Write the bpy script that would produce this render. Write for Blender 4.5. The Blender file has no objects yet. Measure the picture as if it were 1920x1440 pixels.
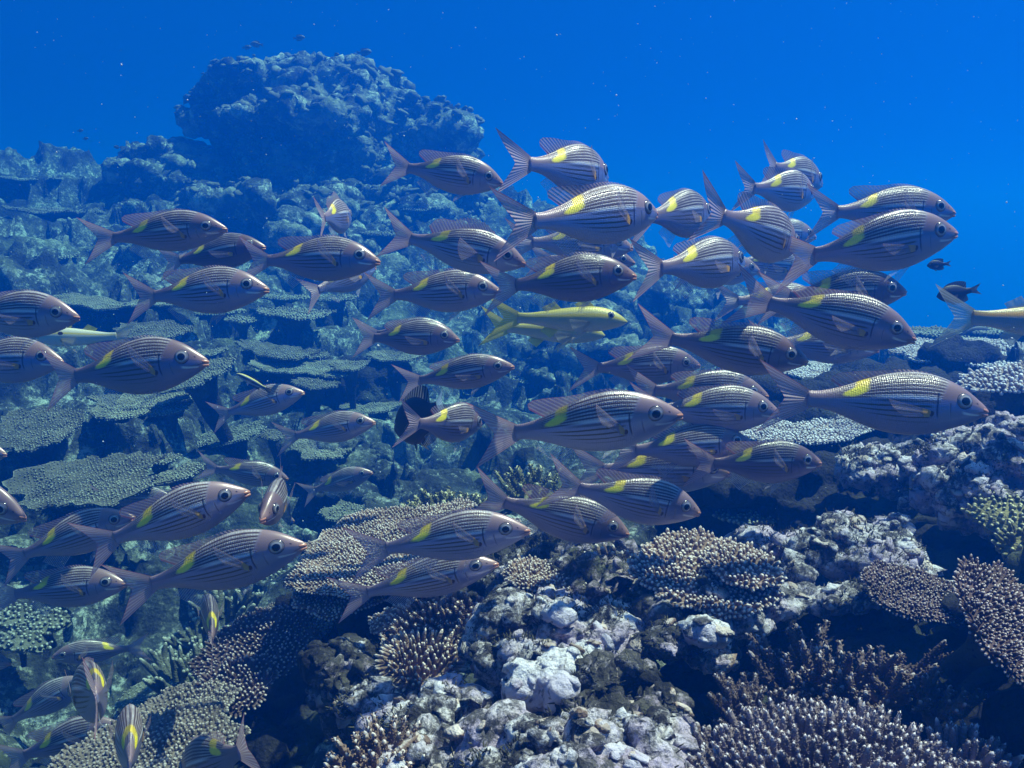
import bpy, bmesh, math, random
import numpy as np
from mathutils import Vector, Matrix

scene = bpy.context.scene
COL = scene.collection
PI = math.pi

# ------------------------------------------------------------------ camera
F = 1770.0                                   # focal length in photo pixels (1920 wide)
PITCH = math.radians(8.0)
cam_data = bpy.data.cameras.new('camera')
cam = bpy.data.objects.new('camera', cam_data)
COL.objects.link(cam)
cam.location = (0, 0, 0)
cam.rotation_euler = (PI / 2 - PITCH, 0, 0)
cam_data.sensor_width = 36.0
cam_data.lens = 36.0 * F / 1920.0
cam_data.clip_start = 0.02
cam_data.clip_end = 400
scene.camera = cam

# ------------------------------------------------------------------ light
SUN_DIR = Vector((0.42, 0.12, 0.90)).normalized()      # towards the sun
SUN_EL = math.asin(SUN_DIR.z)
SUN_AZ = math.atan2(SUN_DIR.x, SUN_DIR.y)
world = bpy.data.worlds.new('World')
scene.world = world
world.use_nodes = True
wt = world.node_tree
wt.nodes.clear()
sky = wt.nodes.new('ShaderNodeTexSky')
sky.sky_type = 'NISHITA'
sky.sun_disc = False
sky.sun_elevation = SUN_EL
sky.sun_rotation = SUN_AZ
bg_sky = wt.nodes.new('ShaderNodeBackground')
bg_sky.inputs['Strength'].default_value = 0.05
wt.links.new(sky.outputs['Color'], bg_sky.inputs['Color'])
# open water beyond the haze: blue below the surface window, deeper downwards
tc = wt.nodes.new('ShaderNodeTexCoord')
sep = wt.nodes.new('ShaderNodeSeparateXYZ')
wt.links.new(tc.outputs['Generated'], sep.inputs[0])
mr = wt.nodes.new('ShaderNodeMapRange')
mr.inputs['From Min'].default_value = -0.6
mr.inputs['From Max'].default_value = 0.7
wt.links.new(sep.outputs['Z'], mr.inputs['Value'])
ramp = wt.nodes.new('ShaderNodeValToRGB')
ramp.color_ramp.elements[0].position = 0.0
ramp.color_ramp.elements[0].color = (0.0005, 0.008, 0.05, 1)
ramp.color_ramp.elements[1].position = 1.0
ramp.color_ramp.elements[1].color = (0.01, 0.25, 0.72, 1)
e = ramp.color_ramp.elements.new(0.45); e.color = (0.001, 0.055, 0.36, 1)
e = ramp.color_ramp.elements.new(0.68); e.color = (0.002, 0.11, 0.58, 1)
wt.links.new(mr.outputs[0], ramp.inputs[0])
bg_wat = wt.nodes.new('ShaderNodeBackground')
bg_wat.inputs['Strength'].default_value = 0.31
wt.links.new(ramp.outputs[0], bg_wat.inputs['Color'])
mr2 = wt.nodes.new('ShaderNodeMapRange')
mr2.interpolation_type = 'SMOOTHSTEP'
mr2.inputs['From Min'].default_value = 0.5
mr2.inputs['From Max'].default_value = 0.75
wt.links.new(sep.outputs['Z'], mr2.inputs['Value'])
mixw = wt.nodes.new('ShaderNodeMixShader')
wt.links.new(mr2.outputs[0], mixw.inputs[0])
wt.links.new(bg_wat.outputs[0], mixw.inputs[1])
wt.links.new(bg_sky.outputs[0], mixw.inputs[2])
wo = wt.nodes.new('ShaderNodeOutputWorld')
wt.links.new(mixw.outputs[0], wo.inputs['Surface'])

sun_data = bpy.data.lights.new('sun', 'SUN')
sun_data.energy = 5.0
sun_data.angle = math.radians(0.5)
sun_data.color = (1.0, 0.80, 0.735)
sun = bpy.data.objects.new('sun', sun_data)
COL.objects.link(sun)
sun.rotation_euler = (-SUN_DIR).to_track_quat('-Z', 'Y').to_euler()
sun.location = (0, 0, 30)

vs = scene.view_settings
vs.view_transform = 'Standard'
try: vs.look = 'None'
except Exception: pass
vs.gamma = 1.0
vs.use_curve_mapping = False
vs.exposure = 1.02
scene.render.engine = 'CYCLES'
cy = scene.cycles
cy.use_denoising = True
cy.max_bounces = 6
cy.diffuse_bounces = 2
cy.glossy_bounces = 2
cy.transmission_bounces = 2
cy.volume_bounces = 1
cy.transparent_max_bounces = 24
cy.caustics_reflective = False
cy.caustics_refractive = False
scene.render.use_persistent_data = False

# ------------------------------------------------------------------ small maths
FW = np.array([0, math.cos(PITCH), -math.sin(PITCH)])
UP = np.array([0, math.sin(PITCH), math.cos(PITCH)])
RT = np.array([1.0, 0, 0])

def P(px, py, d):
    """the point seen at photo pixel (px, py), d metres away along the view axis"""
    return d * (FW + (px - 960.0) / F * RT + (720.0 - py) / F * UP)

_rs = np.random.RandomState(7)
_PERM = _rs.permutation(512).astype(np.int64)
_PERM = np.concatenate([_PERM, _PERM, _PERM])
_G = _rs.normal(size=(512, 3)); _G /= np.linalg.norm(_G, axis=1)[:, None]

def perlin(p):
    p = np.asarray(p, float)
    i = np.floor(p).astype(np.int64); f = p - i
    u = f * f * f * (f * (f * 6 - 15) + 10)
    i &= 511
    out = 0
    for dx in (0, 1):
        wx = u[:, 0] if dx else 1 - u[:, 0]
        a = _PERM[(i[:, 0] + dx) & 511]
        for dy in (0, 1):
            wy = u[:, 1] if dy else 1 - u[:, 1]
            b = _PERM[(a + i[:, 1] + dy) & 511]
            for dz in (0, 1):
                wz = u[:, 2] if dz else 1 - u[:, 2]
                g = _G[_PERM[(b + i[:, 2] + dz) & 511]]
                out = out + wx * wy * wz * (g[:, 0] * (f[:, 0] - dx) + g[:, 1] * (f[:, 1] - dy) + g[:, 2] * (f[:, 2] - dz))
    return out * 1.5

def fbm(p, oct=4, gain=0.5):
    r = 0; a = 1.0
    for k in range(oct):
        r = r + a * perlin(p * 2.03 ** k + 17.3 * k); a *= gain
    return r

def billow(p, oct=3, gain=0.5):
    r = 0; a = 1.0
    for k in range(oct):
        r = r + a * (1 - 2.2 * np.abs(perlin(p * 2.03 ** k + 31.7 * k))); a *= gain
    return r

def knobs(p, seed=0):
    """rounded nodules: 1 at the middle of each cell's bump, 0 between"""
    p = np.asarray(p, float) + seed * 3.7
    i = np.floor(p).astype(np.int64); best = np.full(len(p), 9.0)
    for dx in (-1, 0, 1):
        for dy in (-1, 0, 1):
            for dz in (-1, 0, 1):
                c = i + np.array([dx, dy, dz]); m = c & 511
                h = _PERM[(_PERM[(_PERM[m[:, 0]] + m[:, 1]) & 511] + m[:, 2]) & 511]
                q = c + 0.5 + 0.45 * _G[h] * np.array([1, 1, 1])
                d = ((p - q) ** 2).sum(1); best = np.minimum(best, d)
    return np.sqrt(np.clip(1 - best / 0.62, 0, 1))

def sstep(a, b, x):
    t = np.clip((x - a) / (b - a), 0, 1)
    return t * t * (3 - 2 * t)

# ------------------------------------------------------------------ mesh helpers
def mesh_np(name, v, faces, attrs=None, smooth=True):
    """faces: list of (n, k) index arrays"""
    me = bpy.data.meshes.new(name)
    v = np.ascontiguousarray(v, dtype=np.float32)
    me.vertices.add(len(v)); me.vertices.foreach_set('co', v.ravel())
    fs = [np.asarray(f, dtype=np.int32) for f in faces if len(f)]
    idx = np.concatenate([f.ravel() for f in fs])
    tot = np.concatenate([np.full(len(f), f.shape[1], np.int32) for f in fs])
    st = np.concatenate([[0], np.cumsum(tot)[:-1]]).astype(np.int32)
    me.loops.add(len(idx)); me.loops.foreach_set('vertex_index', idx)
    me.polygons.add(len(tot)); me.polygons.foreach_set('loop_start', st)
    me.polygons.foreach_set('use_smooth', np.full(len(tot), smooth))
    for k, a in (attrs or {}).items():
        at = me.attributes.new(k, 'FLOAT', 'POINT')
        at.data.foreach_set('value', np.ascontiguousarray(a, dtype=np.float32))
    me.update(calc_edges=True)
    me.validate()
    return me

class Acc:
    """collects pieces of one mesh"""
    def __init__(s): s.v = []; s.f = {}; s.a = {}; s.n = 0
    def add(s, v, faces, **at):
        for f in faces:
            f = np.asarray(f)
            if len(f): s.f.setdefault(f.shape[1], []).append(f + s.n)
        s.v.append(v); s.n += len(v)
        for k, x in at.items():
            s.a.setdefault(k, []).append(np.broadcast_to(np.asarray(x, float), (len(v),)))
    def mesh(s, name, smooth=True):
        return mesh_np(name, np.concatenate(s.v), [np.concatenate(x) for x in s.f.values()],
                       {k: np.concatenate(x) for k, x in s.a.items()}, smooth)

def link(name, me, mat=None, parent=None, loc=None, rot=None, scale=None):
    o = bpy.data.objects.new(name, me)
    COL.objects.link(o)
    if mat is not None and me is not None and not me.materials: me.materials.append(mat)
    if parent is not None: o.parent = parent
    if loc is not None: o.location = loc
    if rot is not None: o.rotation_euler = rot
    if scale is not None: o.scale = (scale,) * 3 if not hasattr(scale, '__len__') else scale
    return o

def tag(o, label, cat, group=None):
    o['label'] = label; o['category'] = cat
    if group: o['group'] = group
    return o

def copy_tree(o, parent=None):
    c = o.copy(); COL.objects.link(c)
    if parent is not None: c.parent = parent
    for ch in list(o.children): copy_tree(ch, c)
    return c

def grid_faces(n, m, wrap=False):
    """quads of an n x m vertex grid; wrap closes the second axis"""
    i, j = np.meshgrid(np.arange(n - 1), np.arange(m if wrap else m - 1), indexing='ij')
    i = i.ravel(); j = j.ravel(); k = (j + 1) % m
    return np.stack([i * m + j, i * m + k, (i + 1) * m + k, (i + 1) * m + j], 1)

def basis(n):
    """rotation whose z axis is n"""
    z = np.asarray(n, float); z = z / np.linalg.norm(z)
    x = np.cross([0, 1, 0], z)
    if np.linalg.norm(x) < 1e-3: x = np.array([1.0, 0, 0])
    x /= np.linalg.norm(x); y = np.cross(z, x)
    return np.stack([x, y, z], 1)

def frames(D):
    D = D / np.linalg.norm(D, axis=1)[:, None]
    ref = np.where(np.abs(D[:, 2:3]) < 0.9, np.array([[0, 0, 1.0]]), np.array([[1.0, 0, 0]]))
    A = np.cross(ref, D); A /= np.linalg.norm(A, axis=1)[:, None]
    return D, A, np.cross(D, A)

def nubs(acc, Pp, D, L, R, seg=5, prof=((0, 1), (.55, .88), (.88, .55)), tip0=0.0, tip1=1.0, rs=None):
    """round-tipped branchlets at points Pp"""
    n = len(Pp)
    if n == 0: return
    D, A, B = frames(D)
    L = np.broadcast_to(L, (n,)); R = np.broadcast_to(R, (n,))
    ang = np.arange(seg) * 2 * PI / seg
    ca, sa = np.cos(ang), np.sin(ang)
    k = len(prof); V = np.empty((n, k * seg + 1, 3)); T = np.empty((n, k * seg + 1))
    for q, (f, r) in enumerate(prof):
        ring = (A[:, None, :] * ca[None, :, None] + B[:, None, :] * sa[None, :, None]) * (R * r)[:, None, None]
        V[:, q * seg:(q + 1) * seg] = Pp[:, None, :] + D[:, None, :] * (L * f)[:, None, None] + ring
        T[:, q * seg:(q + 1) * seg] = tip0 + (tip1 - tip0) * f ** 2
    V[:, -1] = Pp + D * L[:, None]; T[:, -1] = tip1
    m = k * seg + 1
    q4 = grid_faces(k, seg, True)
    j = np.arange(seg)
    q3 = np.stack([(k - 1) * seg + j, (k - 1) * seg + (j + 1) % seg, np.full(seg, k * seg)], 1)
    off = (np.arange(n) * m)[:, None, None]
    acc.add(V.reshape(-1, 3), [(q4[None] + off).reshape(-1, 4), (q3[None] + off).reshape(-1, 3)], tip=T.ravel())

# ------------------------------------------------------------------ node helpers
class NT:
    def __init__(s, name):
        s.mat = bpy.data.materials.new(name); s.mat.use_nodes = True
        s.t = s.mat.node_tree; s.t.nodes.clear()
        s.out = s.t.nodes.new('ShaderNodeOutputMaterial')
    def n(s, typ, **kw):
        nd = s.t.nodes.new(typ)
        for k, v in kw.items(): setattr(nd, k, v)
        return nd
    def put(s, sock, v):
        if isinstance(v, bpy.types.NodeSocket): s.t.links.new(v, sock)
        elif v is not None: sock.default_value = v
    def m(s, op, a, b=None, c=None):
        nd = s.n('ShaderNodeMath', operation=op)
        for k, v in enumerate((a, b, c)):
            if v is not None: s.put(nd.inputs[k], v)
        return nd.outputs[0]
    def add(s, a, b): return s.m('ADD', a, b)
    def sub(s, a, b): return s.m('SUBTRACT', a, b)
    def mul(s, a, b): return s.m('MULTIPLY', a, b)
    def step(s, a, b, x):
        nd = s.n('ShaderNodeMapRange', interpolation_type='SMOOTHSTEP')
        s.put(nd.inputs['Value'], x); s.put(nd.inputs['From Min'], a); s.put(nd.inputs['From Max'], b)
        return nd.outputs[0]
    def band(s, x, c, w):
        """1 on a soft band round c of half width w"""
        d = s.m('ABSOLUTE', s.sub(x, c))
        nd = s.n('ShaderNodeMapRange', interpolation_type='SMOOTHSTEP')
        s.put(nd.inputs['Value'], d); s.put(nd.inputs['From Min'], w); nd.inputs['From Max'].default_value = 0.0
        if not isinstance(w, bpy.types.NodeSocket): nd.inputs['From Max'].default_value = w * 0.25
        return nd.outputs[0]
    def attr(s, name, kind='GEOMETRY'):
        return s.n('ShaderNodeAttribute', attribute_name=name, attribute_type=kind).outputs['Fac']
    def mix(s, f, a, b):
        nd = s.n('ShaderNodeMix', data_type='RGBA')
        s.put(nd.inputs[0], f)
        for k, v in ((6, a), (7, b)):
            s.put(nd.inputs[k], v if isinstance(v, bpy.types.NodeSocket) else (*v, 1))
        return nd.outputs[2]
    def coord(s, kind='Object', scale=1.0):
        o = s.n('ShaderNodeTexCoord').outputs[kind]
        if scale == 1.0: return o
        nd = s.n('ShaderNodeMapping'); s.t.links.new(o, nd.inputs[0])
        nd.inputs['Scale'].default_value = scale if hasattr(scale, '__len__') else (scale,) * 3
        return nd.outputs[0]
    def noise(s, vec, scale, detail=4, rough=0.55, dist=0.0):
        nd = s.n('ShaderNodeTexNoise'); s.put(nd.inputs['Vector'], vec)
        nd.inputs['Scale'].default_value = scale; nd.inputs['Detail'].default_value = detail
        nd.inputs['Roughness'].default_value = rough; nd.inputs['Distortion'].default_value = dist
        return nd.outputs['Fac']
    def voro(s, vec, scale, feature='F1', rnd=1.0):
        nd = s.n('ShaderNodeTexVoronoi', feature=feature); s.put(nd.inputs['Vector'], vec)
        nd.inputs['Scale'].default_value = scale
        nd.inputs['Randomness'].default_value = rnd
        return nd.outputs['Distance']
    def bump(s, h, strength=0.5, dist=0.01, normal=None):
        nd = s.n('ShaderNodeBump'); s.put(nd.inputs['Height'], h)
        nd.inputs['Strength'].default_value = strength; nd.inputs['Distance'].default_value = dist
        if normal is not None: s.put(nd.inputs['Normal'], normal)
        return nd.outputs[0]
    def bsdf(s, color, rough=0.6, normal=None, **kw):
        nd = s.n('ShaderNodeBsdfPrincipled')
        s.put(nd.inputs['Base Color'], color if isinstance(color, bpy.types.NodeSocket) else (*color, 1))
        s.put(nd.inputs['Roughness'], rough)
        if normal is not None: s.put(nd.inputs['Normal'], normal)
        for k, v in kw.items(): s.put(nd.inputs[k.replace('_', ' ')], v)
        return nd.outputs[0]
    def done(s, shader):
        s.t.links.new(shader, s.out.inputs['Surface']); return s.mat

# ------------------------------------------------------------------ materials: reef
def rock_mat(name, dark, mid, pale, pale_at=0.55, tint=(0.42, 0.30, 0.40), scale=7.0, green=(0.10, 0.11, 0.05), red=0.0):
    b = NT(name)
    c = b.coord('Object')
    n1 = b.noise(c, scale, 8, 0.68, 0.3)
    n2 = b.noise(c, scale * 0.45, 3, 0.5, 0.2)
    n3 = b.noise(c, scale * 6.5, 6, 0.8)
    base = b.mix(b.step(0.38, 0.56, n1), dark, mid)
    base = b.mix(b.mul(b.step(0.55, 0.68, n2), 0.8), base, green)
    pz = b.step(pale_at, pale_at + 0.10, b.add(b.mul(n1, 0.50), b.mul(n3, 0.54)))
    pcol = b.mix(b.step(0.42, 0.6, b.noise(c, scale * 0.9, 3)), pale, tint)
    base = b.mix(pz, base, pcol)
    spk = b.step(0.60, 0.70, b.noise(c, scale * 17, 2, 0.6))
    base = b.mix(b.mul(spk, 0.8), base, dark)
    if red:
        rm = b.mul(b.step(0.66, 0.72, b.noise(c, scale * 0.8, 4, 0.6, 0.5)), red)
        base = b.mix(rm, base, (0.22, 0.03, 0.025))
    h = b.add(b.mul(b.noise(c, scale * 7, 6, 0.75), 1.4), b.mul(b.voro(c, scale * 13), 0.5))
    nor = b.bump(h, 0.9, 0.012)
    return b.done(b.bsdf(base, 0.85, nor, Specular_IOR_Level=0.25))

M = {}
M['rock'] = rock_mat('reef_rock', (0.018, 0.016, 0.012), (0.11, 0.096, 0.075), (0.60, 0.54, 0.54), 0.525, (0.46, 0.36, 0.45), 9.0, red=0.5)
M['pale'] = rock_mat('coralline_rock', (0.035, 0.030, 0.027), (0.20, 0.175, 0.17), (0.82, 0.75, 0.77), 0.47, (0.60, 0.48, 0.60), 9.0, green=(0.13, 0.125, 0.08), red=0.25)
M['white'] = rock_mat('white_coralline_rock', (0.18, 0.16, 0.16), (0.60, 0.55, 0.56), (0.84, 0.79, 0.81), 0.40, (0.68, 0.60, 0.70), 8.0, green=(0.45, 0.42, 0.38))
M['dark'] = rock_mat('dark_painted_shade_rock', (0.008, 0.007, 0.007), (0.030, 0.026, 0.022), (0.16, 0.13, 0.13), 0.64, (0.11, 0.07, 0.09), 9.0)  # shade of caves and hollows put into the rock's colour
M['bed'] = rock_mat('reef_bed', (0.010, 0.011, 0.009), (0.056, 0.064, 0.052), (0.46, 0.51, 0.45), 0.525, (0.24, 0.25, 0.20), 6.0)  # less red: the water's blue cast put into the colour
M['far'] = rock_mat('bommie_rock', (0.012, 0.013, 0.010), (0.10, 0.108, 0.082), (0.56, 0.58, 0.50), 0.505, (0.26, 0.26, 0.20), 4.2)  # cooled likewise, water cast in the rock tones

def coral_mat(name, low, base, tipc, t0=0.45, t1=1.0, bump_scale=260):
    b = NT(name)
    c = b.coord('Object')
    t = b.attr('tip')
    nz = b.noise(c, 14, 4, 0.6)
    col = b.mix(b.step(0.35, 0.65, nz), low, base)
    tt = b.step(t0, t1, b.add(t, b.mul(b.sub(b.noise(c, 25, 2), 0.5), 0.5)))
    col = b.mix(tt, col, tipc)
    h = b.voro(c, bump_scale)
    return b.done(b.bsdf(col, 0.75, b.bump(h, 0.6, 0.003), Specular_IOR_Level=0.25))
M['acro'] = coral_mat('table_coral_tan', (0.13, 0.082, 0.058), (0.27, 0.175, 0.13), (0.74, 0.64, 0.58))
M['acro_dark'] = coral_mat('table_coral_brown', (0.060, 0.034, 0.028), (0.115, 0.068, 0.060), (0.60, 0.48, 0.45), 0.55)
M['acro_pale'] = coral_mat('finger_coral_pale', (0.22, 0.17, 0.16), (0.36, 0.29, 0.28), (0.80, 0.76, 0.78), 0.35)
M['acro_mauve'] = coral_mat('finger_coral_mauve', (0.13, 0.095, 0.095), (0.26, 0.195, 0.20), (0.66, 0.58, 0.60), 0.6)
M['turf'] = coral_mat('turf_algae', (0.05, 0.045, 0.025), (0.11, 0.095, 0.05), (0.22, 0.19, 0.12), 0.5)
M['plate_tan'] = coral_mat('plate_coral_tan', (0.10, 0.076, 0.058), (0.20, 0.155, 0.125), (0.46, 0.40, 0.36), 0.5)
M['acro_olive'] = coral_mat('finger_coral_olive', (0.09, 0.085, 0.03), (0.24, 0.21, 0.09), (0.66, 0.60, 0.36), 0.5)
M['acro_green'] = coral_mat('coral_green', (0.06, 0.065, 0.045), (0.14, 0.145, 0.105), (0.42, 0.44, 0.36), 0.5)
M['plate'] = coral_mat('plate_coral_olive', (0.085, 0.080, 0.055), (0.16, 0.15, 0.105), (0.42, 0.44, 0.34), 0.5, 1.0, 120)
M['plate_dark'] = coral_mat('plate_coral_dark', (0.05, 0.048, 0.034), (0.10, 0.09, 0.065), (0.34, 0.34, 0.26), 0.5, 1.0, 120)
M['stag'] = coral_mat('branching_coral_brown', (0.085, 0.055, 0.045), (0.17, 0.115, 0.095), (0.50, 0.42, 0.42), 0.6)

# ------------------------------------------------------------------ haze (the sea water itself)
def make_haze():
    lo = np.array([-24.0, -10.0, -4.2]); hi = np.array([24.0, 30.0, 1.75])
    v = np.array([[x, y, z] for x in (lo[0], hi[0]) for y in (lo[1], hi[1]) for z in (lo[2], hi[2])])
    f = np.array([[0, 1, 3, 2], [4, 6, 7, 5], [0, 4, 5, 1], [2, 3, 7, 6], [0, 2, 6, 4], [1, 5, 7, 3]])
    me = mesh_np('haze', v, [f], smooth=False)
    mat = bpy.data.materials.new('sea_water'); mat.use_nodes = True
    t = mat.node_tree; t.nodes.clear()
    out = t.nodes.new('ShaderNodeOutputMaterial'); vol = t.nodes.new('ShaderNodeVolumePrincipled')
    vol.inputs['Color'].default_value = (0.0016, 0.108, 0.583, 1)
    vol.inputs['Absorption Color'].default_value = (0.008, 0.569, 0.92, 1)
    vol.inputs['Density'].default_value = 0.215
    vol.inputs['Anisotropy'].default_value = 0.5
    t.links.new(vol.outputs[0], out.inputs['Volume'])
    o = link('haze', me, mat)
    o['kind'] = 'stuff'; o['label'] = 'clear blue sea water fading the far reef'
    return o
make_haze()
# ------------------------------------------------------------------ reef bed (ground, one sheet)
CTRL = [  # photo pixel x, y, depth of points on the bed
 (1000,1440,1.25),(1400,1440,1.35),(1800,1440,1.32),(600,1440,1.55),(200,1440,1.95),(0,1440,2.05),(1900,1440,1.32),
 (1000,1700,1.0),(1500,1700,1.0),(300,1700,1.4),
 (1500,1270,1.75),(1850,1270,1.75),(1600,1010,2.0),(1850,1010,1.95),(1200,1200,1.6),(950,1190,1.65),(700,1190,1.95),
 (1300,950,2.35),(1600,860,2.5),(1850,850,2.6),(1850,790,3.3),(1700,800,3.4),(1560,800,3.4),(1300,800,3.3),(1000,985,2.5),(800,1040,2.6),
 (500,1240,2.2),(300,1330,2.25),(100,1340,2.4),(100,1180,2.6),(300,1130,2.8),(600,1020,3.2),(850,900,3.9),
 (1050,800,4.5),(700,830,4.1),(400,870,3.5),(100,880,3.3),(100,730,3.9),(400,730,4.3),(700,670,5.0),(1000,640,5.3),
 (1200,580,5.6),(1400,600,5.6),(1550,640,5.4),(100,540,5.0),(400,520,5.4),(700,470,6.0),(900,440,6.5),(1000,420,7.0),(1150,480,6.6),
 (1900,720,4.3),(1900,790,5.6),(1700,740,4.6),(1600,770,6.2),(1980,700,3.6),
 (100,345,7.0),(20,325,7.2),(210,370,7.0),(300,365,6.7),(200,440,6.1),(600,410,6.8),(800,370,7.3),(900,370,7.6),
]
FAR = []
for a in range(-180, 180, 20):
    for r, z in ((11.5, -1.6), (16, -2.2), (24, -2.6)):
        ar = math.radians(a)
        FAR.append((r * math.sin(ar), r * math.cos(ar), z))
FAR += [(0, -1.0, -.75), (1.5, -1.5, -.7), (-1.5, -1.5, -.8), (0, -5, -1.2), (3, 0, -.5), (4, 2, -.6), (-3, 0, -1.1), (-4, 2, -1.0),
        (-5, 5, -.3), (-5, 7.5, .4), (-7, 7, .3), (5, 4, -.7), (4, 6.5, -1.6), (6, 6, -1.9), (3, 8.5, -1.5), (1.5, 9, -1.0), (-3, 9.6, -.3), (-6, 10, -.6),
        (0, 0, -.68)]
_pts = np.array([P(*c) for c in CTRL] + FAR)
_XY = _pts[:, :2]; _Z = _pts[:, 2]
def _ker(a, b): return np.sqrt(((a[:, None, :] - b[None, :, :]) ** 2).sum(2) + 0.01)
_K = _ker(_XY, _XY); _A = np.zeros((len(_K) + 1,) * 2); _A[:-1, :-1] = _K; _A[-1, :-1] = 1; _A[:-1, -1] = 1
_W = np.linalg.solve(_A, np.append(_Z, 0))
def bed_base(xy):
    xy = np.asarray(xy, float)
    return np.concatenate([_ker(c, _XY) @ _W[:-1] + _W[-1] for c in np.array_split(xy, max(1, len(xy) // 20000))])

def bed_shape(xy):
    z = bed_base(xy)
    r = np.hypot(xy[:, 0], xy[:, 1])
    p = np.c_[xy, z]
    far = sstep(1.6, 3.2, r) * (1 - sstep(11, 14, r))
    z = z + far * (0.17 * fbm(p * 1.3 + 4, 3) + 0.08 * billow(p * 3.1, 3))
    # ledges: layered shelves as plate corals leave them
    s = 0.15; zz = z + 0.10 * perlin(p * 1.7 + 9)
    k = np.floor(zz / s); fr = zz / s - k
    z = z + far * 0.95 * s * (sstep(0.25, 0.75, fr) - fr)
    p = np.c_[xy, z]
    z = z + 0.03 * fbm(p * 7.0 + 3, 4, .6) + 0.05 * knobs(p * 7.5) * sstep(-.25, .35, perlin(p * 2.1 + 33)) + 0.022 * knobs(p * 19.0 + 5)
    return z

def make_bed():
    a0 = np.radians(np.concatenate([np.linspace(-180, -36, 40)[:-1], np.linspace(-36, 36, 460), np.linspace(36, 180, 40)[1:-1]]))
    rr = np.concatenate([np.geomspace(0.12, 0.7, 14)[:-1], np.geomspace(0.7, 9.5, 520)[:-1], np.geomspace(9.5, 23, 30)])
    R_, A_ = np.meshgrid(rr, a0, indexing='ij')
    xy = np.c_[(R_ * np.sin(A_)).ravel(), (R_ * np.cos(A_)).ravel()]
    xy[:, 0] = np.clip(xy[:, 0], -23.9, 23.9); xy[:, 1] = np.clip(xy[:, 1], -9.9, 29.9)
    z = bed_shape(xy)
    v = np.c_[xy, z]
    r = np.hypot(xy[:, 0], xy[:, 1])
    far = (sstep(1.2, 2.5, r) * (1 - sstep(10, 12, r)))[:, None]
    # sideways lumps so that the ledges overhang a little
    v[:, 0] += far[:, 0] * 0.05 * fbm(v * 5 + 50, 3); v[:, 1] += far[:, 0] * 0.05 * fbm(v * 5 + 90, 3)
    n = len(rr); m = len(a0)
    c = len(v); v = np.vstack([v, [[0, 0, bed_base(np.zeros((1, 2)))[0]]]])
    j = np.arange(m)
    f3 = np.stack([np.full(m, c), (j + 1) % m, j], 1)
    f4 = grid_faces(n, m, True)[:, ::-1]
    o = link('reef_bed', mesh_np('reef_bed', v, [f4, f3]), M['bed'])
    o['kind'] = 'structure'; o['label'] = 'rough sloping coral reef bed'
    return o
bed = make_bed()
_rim = None
def bed_z(x, y): return float(bed_shape(np.array([[x, y]]))[0])

# ------------------------------------------------------------------ rocks
def _ico(sub):
    bm = bmesh.new(); bmesh.ops.create_icosphere(bm, subdivisions=sub, radius=1.0)
    v = np.array([x.co[:] for x in bm.verts]); f = np.array([[q.index for q in p.verts] for p in bm.faces]); bm.free()
    return v, f
ICO2 = _ico(2); ICO3 = _ico(3)

def remesh(v, faces, vox):
    me = mesh_np('tmp', v, faces)
    o = bpy.data.objects.new('tmp', me); COL.objects.link(o)
    md = o.modifiers.new('r', 'REMESH'); md.mode = 'VOXEL'; md.voxel_size = vox; md.use_smooth_shade = True
    dg = bpy.context.evaluated_depsgraph_get()
    ev = o.evaluated_get(dg); em = ev.to_mesh()
    nv = np.empty(len(em.vertices) * 3, np.float32); em.vertices.foreach_get('co', nv)
    polys = [list(p.vertices) for p in em.polygons]
    q = np.array([p for p in polys if len(p) == 4]); t = np.array([p for p in polys if len(p) == 3])
    ev.to_mesh_clear()
    bpy.data.objects.remove(o); bpy.data.meshes.remove(me)
    return nv.reshape(-1, 3).astype(float), [x for x in (q, t) if len(x)]

def vnormals(v, faces):
    n = np.zeros_like(v)
    for f in faces:
        a = np.cross(v[f[:, 2]] - v[f[:, 0]], v[f[:, -1]] - v[f[:, 1]])
        for k in range(f.shape[1]):
            for ax in range(3): n[:, ax] += np.bincount(f[:, k], a[:, ax], len(v))
    return n / np.maximum(np.linalg.norm(n, axis=1), 1e-9)[:, None]

def rock_geo(blobs, vox, amp=0.02, freq=9.0, pit=0.0, knob=0.010, kfreq=28.0, seed=0):
    vs_, fs_ = [], []; n = 0
    for (x, y, z, rx, ry, rz) in blobs:
        v, f = ICO3
        w = v * np.array([rx, ry, rz]) + np.array([x, y, z])
        w = w + 0.25 * min(rx, ry, rz) * fbm(w * (1.1 / max(rx, ry, rz)) + seed * 7.7, 2)[:, None] * v
        vs_.append(w); fs_.append(f + n); n += len(v)
    v, faces = remesh(np.concatenate(vs_), [np.concatenate(fs_)], vox)
    nr = vnormals(v, faces); s = seed * 13.1
    v = v + nr * (amp * (fbm(v * freq + s, 4, .6) + 0.35 * billow(v * freq * 1.4 + s, 2)))[:, None]
    nr = vnormals(v, faces)
    d = knob * (1.1 * knobs(v * kfreq, seed) * (0.5 + sstep(-.3, .3, perlin(v * freq + s + 70))) + 0.6 * fbm(v * kfreq * .6 + s, 3) - .5)
    d = d + knob * .45 * knobs(v * kfreq * 2.3 + 11, seed) + knob * .25 * fbm(v * kfreq * 4, 2)
    if pit: d = d - pit * sstep(0.25, 0.6, fbm(v * freq * 1.5 + s + 40, 2))
    v = v + nr * d[:, None]
    return v, faces

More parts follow.
